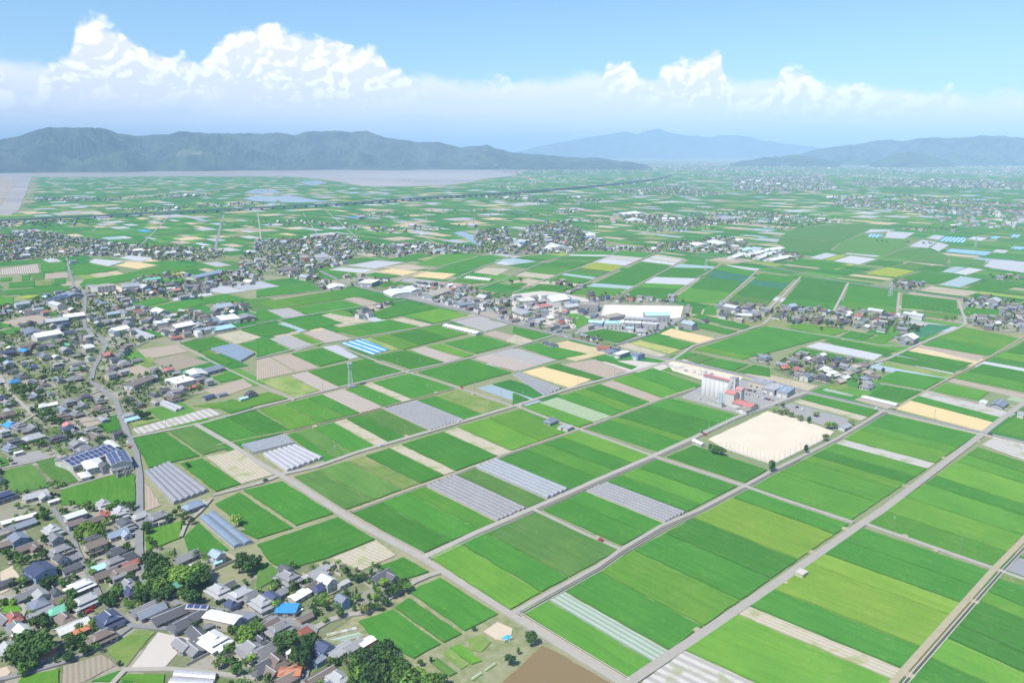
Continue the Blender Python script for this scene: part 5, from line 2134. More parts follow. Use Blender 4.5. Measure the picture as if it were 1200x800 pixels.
# school and its neighbours
C6 = dict(ox=600, oy=240)
hall('school gymnasium with pale aqua roof', [(618, 500), (732, 500), (738, 512), (625, 514)], 11, 'aqua', 'grey', 'gymnasium', 'gymnasium', form='arch', **C6)
hall('low hexagonal grey-roofed school hall', [(430, 512), (505, 498), (518, 512), (445, 526)], 8, 'tan', 'grey', 'school_hall', 'school building', form='hip', **C6)
hall('front classroom block of the school', [(530, 545), (605, 548), (605, 556), (530, 553)], 10, 'white', 'grey', 'school_building', 'school building', form='flat', **C6)
hall('middle classroom block of the school', [(528, 525), (678, 532), (678, 541), (528, 534)], 10, 'light', 'grey', 'school_building', 'school building', form='flat', **C6)
hall('rear classroom block of the school', [(610, 548), (682, 555), (682, 563), (610, 556)], 9, 'white', 'grey', 'school_building', 'school building', form='flat', **C6)
hall('school block with aqua edged roof left of the classrooms', [(432, 545), (512, 545), (512, 558), (440, 558)], 8, 'aqua', 'white', 'school_building', 'school building', form='flat', **C6)
hall('aqua roofed wing at the left end of the school', [(355, 535), (425, 540), (432, 550), (372, 546)], 7, 'aqua', 'blue', 'school_building', 'school building', **C6)
hall('pale square pavilion at the near corner of the school', [(582, 578), (622, 572), (628, 588), (588, 594)], 6, 'light', 'grey', 'pavilion', 'pavilion', form='hip', **C6)
hall('low aqua building in front of the classroom blocks', [(535, 572), (570, 575), (570, 583), (535, 580)], 5, 'aqua', 'white', 'school_building', 'school building', form='flat', **C6)
hall('grey roofed sports hall left of the school yard', [(305, 470), (330, 455), (412, 458), (400, 474)], 9, 'tan', 'grey', 'sports_hall', 'hall', form='flat', **C6)
hall('white hall with swept tall front among the roadside works', [(170, 420), (235, 415), (270, 435), (190, 450)], 12, 'white', 'white', 'white_hall', 'hall', form='mono', rise=4, **C6)
hall('blue-grey drum-roofed annex beside the tall white hall', [(240, 432), (275, 428), (285, 445), (250, 450)], 10, 'bluegrey', 'blue', 'annex', 'building', form='arch', **C6)
hall('red roofed shop left of the tall white hall', [(110, 465), (160, 458), (178, 468), (125, 476)], 6, 'pink', 'white', 'shop', 'shop', **C6)
hall('white flat workshop beyond the red roofed shop', [(25, 442), (80, 432), (105, 446), (50, 456)], 6, 'white', 'grey', 'workshop', 'workshop', form='flat', **C6)
hall('long white striped shed roofs in the roadside works', [(0, 490), (60, 480), (115, 500), (50, 508)], 6, 'light', 'grey', 'workshop', 'workshop', **C6)
hall('pale workshop roof near the trunk road fork', [(88, 535), (140, 525), (150, 535), (100, 545)], 5, 'light', 'white', 'workshop', 'workshop', **C6)
hall('grey three-storey block among the roadside works', [(135, 495), (165, 490), (172, 498), (142, 503)], 11, 'grey', 'grey', 'office_block', 'building', form='flat', **C6)
hall('mauve solar-roofed house by the trunk road', [(440, 680), (475, 672), (498, 684), (462, 693)], 5, 'bluegrey', 'white', 'house', 'house', **C6)
hall('white flat-roofed garage beside the mauve roof', [(480, 695), (535, 680), (545, 690), (500, 706)], 5, 'white', 'grey', 'garage', 'garage', form='flat', **C6)
hall('maroon roofed shop on the trunk road', [(388, 665), (425, 656), (470, 660), (450, 673)], 5, 'redbrown', 'grey', 'shop', 'shop', **C6)
hall('small slate blue workshop in the roadside yard', [(560, 700), (598, 692), (620, 698), (590, 708)], 6, 'bluegrey', 'blue', 'workshop', 'workshop', form='flat', **C6)
hall('long dark tunnel-like shed beside the trunk road field', [(145, 642), (165, 636), (215, 652), (195, 658)], 4, 'dark', 'grey', 'long_shed', 'shed', **C6)
hall('white long roof in the right hamlet', [(1058, 505), (1125, 508), (1125, 516), (1060, 514)], 6, 'white', 'grey', 'warehouse', 'warehouse', **C6)
hall('blue-grey workshop in the right hamlet by the road', [(1090, 492), (1160, 496), (1165, 508), (1095, 504)], 7, 'bluegrey', 'grey', 'workshop', 'workshop', **C6)
hall('white sheds left group on the skyline road', [(840, 178), (880, 172), (920, 182), (880, 190)], 8, 'white', 'white', 'warehouse', 'warehouse', form='arch', **C6)
hall('largest white shed on the skyline road', [(905, 165), (985, 160), (1045, 172), (965, 182)], 9, 'white', 'grey', 'warehouse', 'warehouse', **C6)
hall('aqua roofed shed beside the largest white shed', [(1075, 200), (1140, 196), (1150, 206), (1085, 212)], 7, 'aqua', 'grey', 'warehouse', 'warehouse', **C6)
for i, q in enumerate([[(1012, 240), (1070, 222), (1100, 226), (1040, 246)], [(1085, 232), (1175, 206), (1200, 210), (1115, 238)], [(1130, 244), (1215, 214), (1245, 218), (1160, 250)], [(1185, 250), (1290, 232), (1310, 240), (1215, 262)], [(1160, 205), (1240, 195), (1270, 202), (1195, 213)]]):
    hall(['leftmost', 'second', 'third', 'rightmost', 'rearmost'][i] + ' long white livestock shed beside the skyline road', q, 5, 'white', 'white', 'livestock_shed', 'shed', group='white livestock sheds', form='gable', rise=2, **C6)
for lab, q, rc in [('white sheeted greenhouse block at the canal crossing', [(145, 183), (240, 178), (275, 190), (180, 198)], 'white'), ('low white roof among the far hamlet trees', [(345, 133), (385, 131), (392, 140), (355, 143)], 'white'),
                   ('white flat roofs of the far industrial yard, left', [(485, 35), (560, 27), (600, 32), (520, 42)], 'white'), ('white flat roofs of the far industrial yard, middle', [(530, 62), (610, 57), (615, 67), (545, 73)], 'white'),
                   ('far grey-white depot near the tree line', [(950, 50), (1040, 50), (1085, 56), (1000, 62)], 'light'), ('red roofed landmark shed in the far industrial yard', [(460, 62), (475, 60), (485, 72), (468, 75)], 'pink')]:
    hall(lab, q, 9, rc, 'white', 'depot', 'warehouse', wins=False, stripes=False, **C6)
# left upper town
C4 = dict(ox=0, oy=240)
hall('pale school block beside the sandy yard in the upper village', [(435, 378), (520, 368), (530, 378), (445, 390)], 10, 'tan', 'white', 'school_building', 'school building', form='flat', **C4)
hall('second pale school block right of the sandy yard', [(565, 372), (650, 365), (660, 382), (575, 388)], 9, 'light', 'grey', 'school_building', 'school building', form='flat', **C4)
hall('long green roofed shed above the sandy yard', [(675, 343), (745, 335), (748, 342), (680, 350)], 6, 'green', 'grey', 'long_shed', 'shed', **C4)
hall('long white-blue factory above the upper fields', [(880, 330), (1030, 300), (1040, 308), (900, 342)], 7, 'steel', 'white', 'factory', 'factory', **C4)
hall('flat dark-blue solar roof at the left junction', [(205, 440), (300, 415), (320, 425), (230, 450)], 6, 'bluegrey', 'grey', 'factory', 'factory', solar=True, **C4)
hall('slate long roof at the upper junction', [(290, 412), (350, 400), (385, 410), (320, 424)], 7, 'bluegrey', 'grey', 'factory', 'factory', **C4)
hall('grey hall beside the junction road', [(95, 580), (170, 572), (200, 590), (115, 600)], 6, 'bluegrey', 'grey', 'hall', 'hall', **C4)
hall('white warehouse in the left factory row, largest', [(1010, 520), (1100, 515), (1125, 532), (1040, 545)], 6, 'white', 'white', 'warehouse', 'warehouse', form='flat', **C4)
hall('aqua-edged factory roof at the field corner', [(955, 572), (1055, 555), (1110, 562), (1010, 582)], 6, 'aqua', 'white', 'factory', 'factory', **C4)
hall('low pale workshop left of the aqua factory', [(885, 558), (950, 548), (975, 560), (905, 572)], 5, 'light', 'grey', 'workshop', 'workshop', **C4)
hall('long grey workshop above the white warehouse', [(980, 530), (1015, 520), (1060, 545), (1030, 558)], 6, 'bluegrey', 'grey', 'workshop', 'workshop', **C4)
hall('narrow grey works on the right of the white warehouse', [(1110, 512), (1180, 505), (1200, 518), (1130, 530)], 7, 'grey', 'brown', 'factory', 'factory', **C4)
hall('white hall with pale roof near the middle village', [(720, 548), (770, 540), (790, 550), (735, 560)], 6, 'white', 'white', 'hall', 'hall', form='flat', **C4)
# by the silos
C3 = dict(ox=800, oy=420)
def C6z(x, y):
    return (x / 6 * 4, y / 6 * 4)
hall('grey-roofed yellow hall beyond the silo car park', [C6z(470, 162), C6z(520, 136), C6z(648, 160), C6z(590, 192)], 5.5, 'light', 'cream', 'market_hall', 'hall', form='flat', **C3)
hall('pale grey-roofed hall in the middle of the market row', [C6z(555, 205), C6z(640, 175), C6z(712, 192), C6z(650, 228)], 5.5, 'light', 'grey', 'market_hall', 'hall', form='flat', **C3)
hall('light blue-roofed hall at the right of the market row', [C6z(662, 228), C6z(720, 192), C6z(786, 210), C6z(735, 248)], 5.5, 'steel', 'grey', 'market_hall', 'hall', form='flat', **C3)
hall('low grey gabled shed with white front near the silos', [C6z(380, 340), C6z(480, 302), C6z(525, 325), C6z(445, 368)], 4.5, 'tan', 'white', 'storage_shed', 'shed', **C3)
hall('long white low wall block in front of the silos', [C6z(178, 290), C6z(190, 285), C6z(290, 312), C6z(278, 322)], 4, 'light', 'white', 'loading_block', 'building', form='flat', wins=False, **C3)
hall('white club hut beside the sandy ground parking', [C6z(1105, 470), C6z(1160, 450), C6z(1180, 470), C6z(1130, 492)], 3.5, 'light', 'white', 'club_hut', 'hut', **C3)
hall('white equipment hut at the left corner of the sandy ground', [C6z(72, 572), C6z(90, 565), C6z(150, 590), C6z(135, 602)], 3, 'white', 'white', 'equipment_hut', 'hut', **C3)
hall('low long white tunnel shed beside the paddy of the right road', [(440, 178), (455, 172), (612, 208), (600, 218)], 3, 'white', 'white', 'long_shed', 'shed', ox=900, oy=420, wins=False)


# ------------------------------------------------------------------ the grain silos
def silos():
    base = G(824.5, 462, 0)
    end = G(849, 468.5, 0)
    d = (end - base)
    ang = math.atan2(d.y, d.x)
    root = bpy.data.objects.new('grain_elevator', None)
    COL.objects.link(root)
    root.location = (base.x, base.y, .3)
    root.rotation_euler = (0, 0, ang)
    root['label'] = 'white grain elevator with two rows of tall silos and a square tower'
    root['category'] = 'grain silos'
    sm = cached('silo', lambda: (lambda mb: (mb.cyl(0, 0, 0, 16, 2.35, n=20), mb.mesh('silo', [M_CONCW], True))[1])(MB()))
    for i in range(6):
        for j in range(2):
            o = link('silo', sm, (), root, (i * 4.75, j * 4.75, 0))
    MB().box(-1.6, 26.5, .2, 4.4, 16.05, 18.2).obj('top_gallery', [M_CONCW], root)
    MB().box(-2.0, 27, -.2, 4.9, 18.2, 18.6).obj('gallery_roof', [ROOF['pink']], root)
    g = MB()
    for i in range(12):
        g.box(-.4 + i * 2.2, .6 + i * 2.2, .14, .2, 16.7, 17.6)
    g.obj('gallery_windows', [M_GLASS], root)
    t = MB(); t.box(27.5, 33, -1.5, 4.5, 0, 22.5)
    t.obj('tower', [M_CONCW], root)
    MB().box(27.3, 33.2, -1.7, 4.7, 22.5, 22.9).obj('tower_cap', [ROOF['light']], root)
    for k_ in range(4):
        link('window', window_mesh(1.6, 1.2), (), root, (30, -1.52, 5 + 4.5 * k_), math.pi)
    # machine house with pink roof, and its lower wings
    m1 = MB(); gable_wall(m1, 9, 8, 11.5, 13.5, cx=35, cy=-9)
    m1.obj('machine_house', [WALL['white']], root)
    m1 = MB(); roof_gable(m1, 9, 8, 11.5, 13.5, .4, cx=35, cy=-9)
    m1.obj('machine_house_roof', [ROOF['pink']], root)
    m1 = MB(); gable_wall(m1, 6, 5, 14, 15.5, cx=38, cy=-1)
    m1.obj('upper_house', [WALL['white']], root)
    m1 = MB(); roof_gable(m1, 6, 5, 14, 15.5, .4, cx=38, cy=-1)
    m1.obj('upper_house_roof', [ROOF['pink']], root)
    m1 = MB(); gable_wall(m1, 18, 11, 4.6, 6.2, cx=48, cy=-8)
    m1.obj('receiving_shed', [WALL['white']], root)
    m1 = MB(); roof_gable(m1, 18, 11, 4.6, 6.2, .8, cx=48, cy=-8)
    m1.obj('receiving_shed_roof', [ROOF['pink']], root)
    for x in (42, 47, 52):
        link('shutter_door', cached('shutter', lambda: MB().box(-1.8, 1.8, -.05, .1, 0, 3.0).mesh('shutter_door', [M_FRAME])), (), root, (x, -13.5, 0), math.pi)
    m1 = MB()
    for i in range(3):
        m1.cyl(24 + i * 2.6, -12, 0, 10.5, 1.3, n=12)
    m1.obj('dryer_tank', [M_METAL], root)
    m1 = MB()
    m1.box(21, 30, -10, -6, 0, 7)
    m1.obj('dryer_house', [WALL['grey']], root)
    m1 = MB()
    for (a, b) in [((20, -3, 0), (28, 1, 14)), ((26, -10, 10.5), (31, -2, 20)), ((35, -5, 12), (31, 0, 21)), ((14, -4, 2), (27, -4, 5))]:
        m1.bar(a, b, .35)
    m1.obj('conveyor_pipe', [M_METAL], root)


silos()


# ------------------------------------------------------------------ lattice masts and pylons
def lattice(px, py, H, w, label, cat, plats=(), arms=()):
    p = G(px, py, 0)
    root = bpy.data.objects.new('lattice_mast' if not arms else 'pylon', None)
    COL.objects.link(root)
    root.location = (p.x, p.y, .3)
    root.rotation_euler = (0, 0, .5)
    root['label'] = label
    root['category'] = cat
    wt_ = w * .28
    def cor(z):
        s = (w + (wt_ - w) * z / H) / 2
        return [Vector((a * s, b * s, z)) for a, b in ((-1, -1), (1, -1), (1, 1), (-1, 1))]
    for k_ in range(4):
        MB().bar(cor(0)[k_], cor(H)[k_], .16).obj('leg', [M_METAL], root)
    br = MB()
    n = int(H / 2.6)
    for i in range(n):
        a, b = cor(H * i / n), cor(H * (i + 1) / n)
        for k_ in range(4):
            br.bar(a[k_], b[(k_ + 1) % 4], .075)
            br.bar(b[k_], a[(k_ + 1) % 4], .075)
            br.bar(b[k_], b[(k_ + 1) % 4], .075)
    br.obj('bracing', [M_METAL], root)
    for z, s in plats:
        pl = MB().box(-s, s, -s, s, z, z + .25, bottom=True)
        for a in range(8):
            t = a * math.pi / 4
            pl.box(math.cos(t) * s - .2, math.cos(t) * s + .2, math.sin(t) * s - .2, math.sin(t) * s + .2, z + .2, z + 2.0)
        pl.obj('antenna_platform', [M_METAL], root)
    for z, s in arms:
        a = MB()
        a.bar((-s, 0, z), (s, 0, z), .14); a.bar((-s, 0, z), (0, 0, z + 1.6), .09); a.bar((s, 0, z), (0, 0, z + 1.6), .09)
        for e in (-s, s):
            a.bar((e, 0, z), (e, 0, z - 1.4), .12)
        a.obj('cross_arm', [M_METAL], root)
    if not arms:
        MB().bar((0, 0, H), (0, 0, H + 2.4), .1).obj('antenna', [M_METAL], root)
        MB().box(-3.5, 3.5, -6.5, -3.5, -.2, 2.4).obj('equipment_cabin', [WALL['grey']], root)
    return root


lattice(411, 453.5, 24, 4.2, 'blue-grey lattice telephone mast standing between rice fields', 'mast', plats=((20, 1.9), (23, 2.1)))
PYL = [(827, 318, 24, 'right of the white sheeted fields'), (353, 312, 26, 'in the upper left hamlet'), (210, 290, 24, 'behind the upper left village street'), (1043, 348, 24, 'behind the right-hand canal hamlet'),
       (640, 290, 24, 'on the middle lane above the fields'), (1143, 290, 26, 'near the blue sheeted fields'), (500, 262, 28, 'in the far fields left of centre'), (930, 262, 28, 'in the far right fields')]
for x, y, H, w_ in PYL:
    lattice(x, y, H, 5, f'thin steel power pylon {w_}', 'pylon', arms=((H - 2, 3.4), (H - 5.5, 4.2), (H - 9, 3.6)))['group'] = 'power pylons'

# ------------------------------------------------------------------ motorway viaduct across the left
vp = [G(x, y, 9) for x, y in [(-160, 262), (0, 258.5), (60, 255.5), (140, 251.5), (220, 247.5), (300, 243.5), (400, 238.5), (450, 235), (501, 231.5), (602, 225.5), (704, 217), (765, 210), (785, 205.5)]]
vp = [Vector((p.x, p.y, 0)) for p in vp]
c0 = vp[4]
root = bpy.data.objects.new('viaduct', None)
COL.objects.link(root)
root['label'] = 'long grey-green motorway viaduct on piers crossing the far left fields'
root['category'] = 'viaduct'
M_VIA = simple_mat('viaduct_concrete', (.30, .33, .33), .9, .1, .05)
M_PARA = simple_mat('noise_barrier_green', (.20, .27, .26), .8, .1, .05)
ribbon(vp, 24, 9.5, 6.8).obj('deck', [M_VIA], root)
for s in (-1, 1):
    ribbon(vp, .8, 11.3, 6.6, off=s * 12.4).obj('barrier', [M_PARA], root)
pm = MB()
pm.box(-1.6, 1.6, -8, 8, 0, 5.2); pm.box(-1.8, 1.8, -11, 11, 5.2, 6.8)
pm = pm.mesh('pier', [M_VIA])
tot = 0
for a, b in zip(vp, vp[1:]):
    L = (b - a).length
    n = max(1, int(L / 42))
    for i in range(n):
        if tot > 260:
            break
        p = a.lerp(b, (i + .5) / n)
        o = link('pier', pm, (), root, (p.x, p.y, 0), math.atan2((b - a).y, (b - a).x))
        tot += 1
VIA = vp

# ------------------------------------------------------------------ ball net round the sandy ground
def net_fence(pts, n, H, label):
    root = bpy.data.objects.new('net_fence', None)
    COL.objects.link(root)
    root['label'] = label
    root['category'] = 'fence'
    gp = [G(x, y, 0) for x, y in pts]
    pm = cached('netpost', lambda: (lambda mb: (mb.cyl(0, 0, .3, H, .14, .09, 6), mb.mesh('post', [M_METAL]))[1])(MB()))
    for a, b in zip(gp, gp[1:]):
        for i in range(n + 1):
            p = a.lerp(b, i / n)
            link('post', pm, (), root, (p.x, p.y, 0))
        w = MB()
        for z in (1.0, 3.0, 5.0, H - .2):
            w.bar((a.x, a.y, z), (b.x, b.y, z), .04)
        w.obj('wire', [M_METAL], root)


net_fence([(851, 528), (906, 546)], 11, 8, 'tall net fence on posts along the near left edge of the sandy ground')
net_fence([(906, 546), (973, 514)], 11, 8, 'tall net fence on posts along the right edge of the sandy ground')
net_fence([(820, 512), (897, 480)], 8, 3.2, 'low greenish fence between road and sandy ground')
net_fence([(700, 378), (712, 357), (800, 360)], 10, 7, 'dark net fence round the far school yard')
sheet('school_yard', [(704, 371), (708, 357), (801, 358.5), (797.5, 372), (760, 376), (720, 378)], .47, simple_mat('pale_school_sand', (.66, .62, .55), .95, .08, .05))
sheet('school_yard_paving', [(672, 392), (690, 372), (760, 378), (800, 372), (792, 379), (760, 391), (722, 393)], .43, MI('asph'))
sheet('yard', [(780, 424), (800, 420), (826, 432), (872, 440), (868, 445), (822, 445), (788, 434)], .46, MI('sand'))
sheet('yard', [(600, 345), (640, 340), (690, 350), (690, 372), (672, 385), (640, 380), (600, 372)], .40, MI('lot'))
sheet('yard', [(470, 340), (540, 340), (560, 352), (600, 370), (640, 384), (600, 378), (540, 362), (470, 348)], .38, MI('asph'))
sheet('yard', [(700, 424), (740, 422), (790, 427), (770, 436), (725, 436)], .39, MI('lot'))

# blue tarpaulin heap and crate-like sheds by the brown pond
p = G(594, 749, 0)
root = place('tarpaulin_heap', [], (p.x, p.y, .4), .6, (1, 1, 1), label='bright cyan tarpaulin over a heap beside the brown pond', category='tarpaulin')
mb = MB()
K = 7
vs = []
for j in range(5):
    for i in range(K):
        t = math.pi * i / (K - 1)
        k_ = 1 - .18 * abs(j - 2)
        vs.append((-2.2 + 1.1 * j, -1.8 * math.cos(t) * k_, 1.5 * math.sin(t) * k_ + random.uniform(0, .15)))
mb.add(vs, [(j * K + i, j * K + i + 1, (j + 1) * K + i + 1, (j + 1) * K + i) for j in range(4) for i in range(K - 1)])
M_TARP = simple_mat('cyan_tarpaulin', (.02, .42, .68), .5, .12, 1)
mb.obj('cover', [M_TARP], root)
MB().box(-2.3, 2.3, -1.5, 1.5, -.2, .9).obj('heap', [MI('soil')], root)
# pump hut by the big lane
p = G(939, 673, 1)
root = place('pump_hut', [], (p.x, p.y, .5), UA, (1, 1, 1), label='small flat beige pump hut beside the wide lane in the rice', category='hut')
MB().box(-2.6, 2.6, -2, 2, -.2, 2.2).obj('wall', [M_WALL], root)
MB().box(-2.9, 2.9, -2.3, 2.3, 2.2, 2.45).obj('roof', [MI('lot')], root)
link('door', door_mesh(), (), root, (0, -2, 0), math.pi)
# ------------------------------------------------------------------ everything else in the villages
rnd = random.Random(5)
ZONEP = [(g, 'village') for g in ZG['village']] + [(g, 'hamlet') for g in ZG['hamlets']] + [(g, 'far') for g in ZG['far']]
TAKEN_NP = [np.array(t) for t in taken if len(t) >= 3]


def road_dist(x, y):
    return 1e9


RSEG = []
for gp, w in ROADS:
    for a, b in zip(gp, gp[1:]):
        RSEG.append((a.x, a.y, b.x, b.y, w))
RSEG = np.array(RSEG)


def clear_road(X, Y, m):
    ok = np.ones(X.shape, bool)
    for x1, y1, x2, y2, w in RSEG:
        dx, dy = x2 - x1, y2 - y1
        t = np.clip(((X - x1) * dx + (Y - y1) * dy) / (dx * dx + dy * dy + 1e-9), 0, 1)
        d = np.hypot(X - x1 - t * dx, Y - y1 - t * dy)
        ok &= d > w / 2 + m
    return ok


def clear_taken(X, Y):
    ok = np.ones(X.shape, bool)
    for t in TAKEN_NP:
        bb = (X > t[:, 0].min()) & (X < t[:, 0].max()) & (Y > t[:, 1].min()) & (Y < t[:, 1].max())
        if bb.any():
            ok &= ~(bb & inside(t, X, Y))
    return ok


class Grid:
    def __init__(self, cs=20.0):
        self.cs, self.d = cs, {}
    def add(self, x, y, r):
        self.d.setdefault((int(x // self.cs), int(y // self.cs)), []).append((x, y, r))
    def free(self, x, y, r):
        cx, cy = int(x // self.cs), int(y // self.cs)
        for i in (-1, 0, 1):
            for j in (-1, 0, 1):
                for a, b, q in self.d.get((cx + i, cy + j), ()):
                    if (a - x) ** 2 + (b - y) ** 2 < (q + r) ** 2:
                        return False
        return True


HG = Grid()
for x, y, r in HOUSES:
    HG.add(x, y, r * .85)


def scatter(poly, n, seed, road_m, gap):
    rg = np.random.default_rng(seed)
    mn, mx = poly.min(0), poly.max(0)
    X = rg.uniform(mn[0], mx[0], n)
    Y = rg.uniform(mn[1], mx[1], n)
    ok = inside(poly, X, Y)
    X, Y = X[ok], Y[ok]
    ok = clear_taken(X, Y)
    if road_m is not None:
        ok &= clear_road(X, Y, road_m)
    return X[ok], Y[ok]


RC = [('grey', 30), ('dark', 16), ('bluegrey', 12), ('brown', 10), ('light', 9), ('navy', 5), ('white', 8), ('tan', 3), ('redbrown', 2), ('steel', 3), ('blue', .25), ('pink', .5), ('green', .5), ('aqua', .5)]
RC = [((k_), w) for k_, w in RC]
TC = [('farm', 15), ('hip', 27), ('gable', 22), ('ell', 12), ('modern', 12), ('shed', 12), ('hipsq', 6)]
cand = []
for zi, (g, kd) in enumerate(ZONEP):
    area = 0.5 * abs(np.dot(g[:, 0], np.roll(g[:, 1], 1)) - np.dot(g[:, 1], np.roll(g[:, 0], 1)))
    n = int(min(area / 60, 30000))
    X, Y = scatter(g, n, 50 + zi, 5.0 if kd != 'far' else None, 0)
    for x, y in zip(X, Y):
        d = math.hypot(x, y)
        if abs(x) > y * .72 + 60:
            continue
        typ = pick(TC, rnd)
        s = rnd.uniform(.8, 1.12)
        r = RADIUS[typ] * s * {'village': .63, 'hamlet': (.70 if y < 1300 else 1.42), 'far': 2.4}[kd]
        pxx, pyy = px_of(Vector((x, y, 0)))
        if pyy > 600 and rnd.random() < .93:
            continue
        if pyy > 600 and pxx > 330:
            continue
        if kd == 'far' and pyy > 225 and mnoise.noise((x * .006, y * .003, 2.2)) < .0:
            continue
        if kd == 'hamlet' and pyy < 315 and mnoise.noise((x * .008, y * .006, 8.8)) < -.25:
            continue
        # leave gardens and open yards in the villages
        if kd == 'far' and rnd.random() < .5:
            continue
        if mnoise.noise((x * .02, y * .02, 4.4)) > .42:
            continue
        if HG.free(x, y, r):
            HG.add(x, y, r)
            cand.append((d, x, y, typ, s, kd))
cand.sort()
room = 300 - N_THINGS['house']
print('houses wanted', len(cand), 'own', N_THINGS['house'])
near_h, far_h = cand[:room], cand[room:]
for d, x, y, typ, s, kd in near_h:
    roof = pick(RC, rnd)
    wall = rnd.choice(['white', 'white', 'cream', 'grey', 'grey', 'brown'])
    px, py = px_of(Vector((x, y, 0)))
    rot = (VA if px < 400 else UA) + rnd.choice((0, -math.pi / 2)) + math.radians(rnd.uniform(-9, 9))
    put_house(px, py, typ, roof, wall, rot, s, near=d < 900, loc=Vector((x, y, 0)))
# the rest of the town and hamlets: real little houses, too many to be single things
mb = MB()
WC = [((.50, .49, .47), 3), ((.38, .35, .30), 2), ((.26, .26, .28), 3), ((.18, .14, .12), 2)]
for d, x, y, typ, s, kd in far_h:
    rc = ROOFC[pick(RC, rnd)]
    wc = pick(WC, rnd)
    k_ = rnd.uniform(.8, 1.15)
    rc = tuple(c * k_ for c in rc)
    L, Wd = rnd.uniform(8, 13) * s, rnd.uniform(6, 9) * s
    h = rnd.choice((2.9, 3.2, 5.4, 5.6))
    big = rnd.random()
    flat = False
    if big < .03:
        L, Wd, h = L * 2.2, Wd * 1.8, rnd.uniform(5, 8)
        rc = rnd.choice(((.7, .7, .69), (.42, .43, .45), (.3, .36, .42)))
    elif big < .035:
        L, Wd, h, flat = L * 1.6, Wd * 1.2, rnd.uniform(6, 9), True
        rc, wc = (.5, .5, .5), (.68, .67, .64)
    if kd == 'far' and d > 3500:
        L *= 1.25; Wd *= 1.25
    rise = Wd * .23
    M = Matrix.Translation((x, y, .2)) @ Matrix.Rotation((VA if x < -60 else UA) + rnd.choice((0, math.pi / 2)) + rnd.uniform(-.15, .15), 4, 'Z')
    a, b = L / 2, Wd / 2
    vs = [(-a, -b, -.3), (a, -b, -.3), (a, b, -.3), (-a, b, -.3), (-a, -b, h), (a, -b, h), (a, b, h), (-a, b, h), (-a, 0, h + rise), (a, 0, h + rise)]
    vs = [M @ Vector(v) for v in vs]
    if flat:
        mb.add(vs[:8], [(0, 1, 5, 4), (2, 3, 7, 6), (1, 2, 6, 5), (3, 0, 4, 7)], 0, wc)
        mb.add(vs[4:8], [(0, 1, 2, 3)], 0, rc)
    else:
        mb.add(vs, [(0, 1, 5, 4), (2, 3, 7, 6), (1, 2, 6, 9, 5), (3, 0, 4, 8, 7)], 0, wc)
        o_ = .6
        dz = rise * o_ / b
        rv = [(-a - .4, -b - o_, h - dz), (a + .4, -b - o_, h - dz), (a + .4, 0, h + rise + .1), (-a - .4, 0, h + rise + .1), (a + .4, b + o_, h - dz), (-a - .4, b + o_, h - dz)]
        mb.add([M @ Vector(v) for v in rv], [(0, 1, 2, 3), (3, 2, 4, 5)], 0, rc)
M_FH = simple_mat('distant_house_paint', (.5, .5, .5), .7, .15, .3, .3, coord='Generated', attr=True)
mb.obj('distant_houses', [M_FH], kind='stuff')
# the built-up skyline toward the hills
mb = MB()
rg = random.Random(9)
for i in range(7500):
    px = rg.triangular(640, 1380, 1120) if i % 3 else rg.uniform(560, 1300)
    py = (rg.triangular(186.5, 212, 193) if i % 3 else rg.uniform(196, 268))
    if i % 3 and px < 760 and rg.random() < .5:
        continue
    p = G(px, py, 0)
    if any(inside(poly, np.array([p.x]), np.array([p.y]))[0] for poly in NG[:1]) or not (i % 3 or not inside(NG[2], np.array([p.x]), np.array([p.y]))[0]):
        continue
    cl = mnoise.noise((p.x * .0016, p.y * .0006, 7.7))
    if cl < (.02 if i % 3 else .18):
        continue
    s = rg.uniform(9, 20) * (1.5 if py < 200 else 1)
    h = rg.choice((4, 6, 6, 8, 12)) * (1 if rg.random() < .96 or py > 205 else 2.2)
    c = rg.choice(((.5, .5, .5), (.4, .4, .42), (.30, .30, .33), (.22, .22, .24), (.30, .22, .18), (.33, .35, .40), (.5, .48, .45), (.25, .19, .17)))
    M = Matrix.Translation((p.x, p.y, 0)) @ Matrix.Rotation(rg.uniform(0, 3), 4, 'Z')
    mb.box(-s / 2, s / 2, -s / 3, s / 3, 0, h, 0, c, M)
mb.obj('distant_town', [M_FH], kind='stuff')

# ------------------------------------------------------------------ trees set out one by one
TG = Grid()
TCOUNT = [0]


def put_tree(px, py, h, proto, loc=None, group='garden and grove trees'):
    kd_, H, Rr, lm, cm, tm = TREES[proto]
    s = h / H
    p = loc or G(px, py, 0)
    w = s * random.uniform(.9, 1.15)
    TG.add(p.x, p.y, Rr * s * .6)
    o = place('tree' if kd_ != 'cone' else 'conifer_tree', [('crown', cm, None, (0, 0, 0), 0), ('trunk', tm, None, (0, 0, 0), 0)], (p.x, p.y, .2), random.uniform(0, 6.28), (w, w, s), category='tree', group=group)
    size = 'small' if h < 5 else ('tall' if h > 8.5 else 'medium')
    form = {'round': 'round-crowned tree', 'tall': 'upright tree', 'cone': 'pointed tree'}[kd_]
    register(o, f"{size} {TREE_WORD[lm]} {form}", px, py)
    TCOUNT[0] += 1
    return o


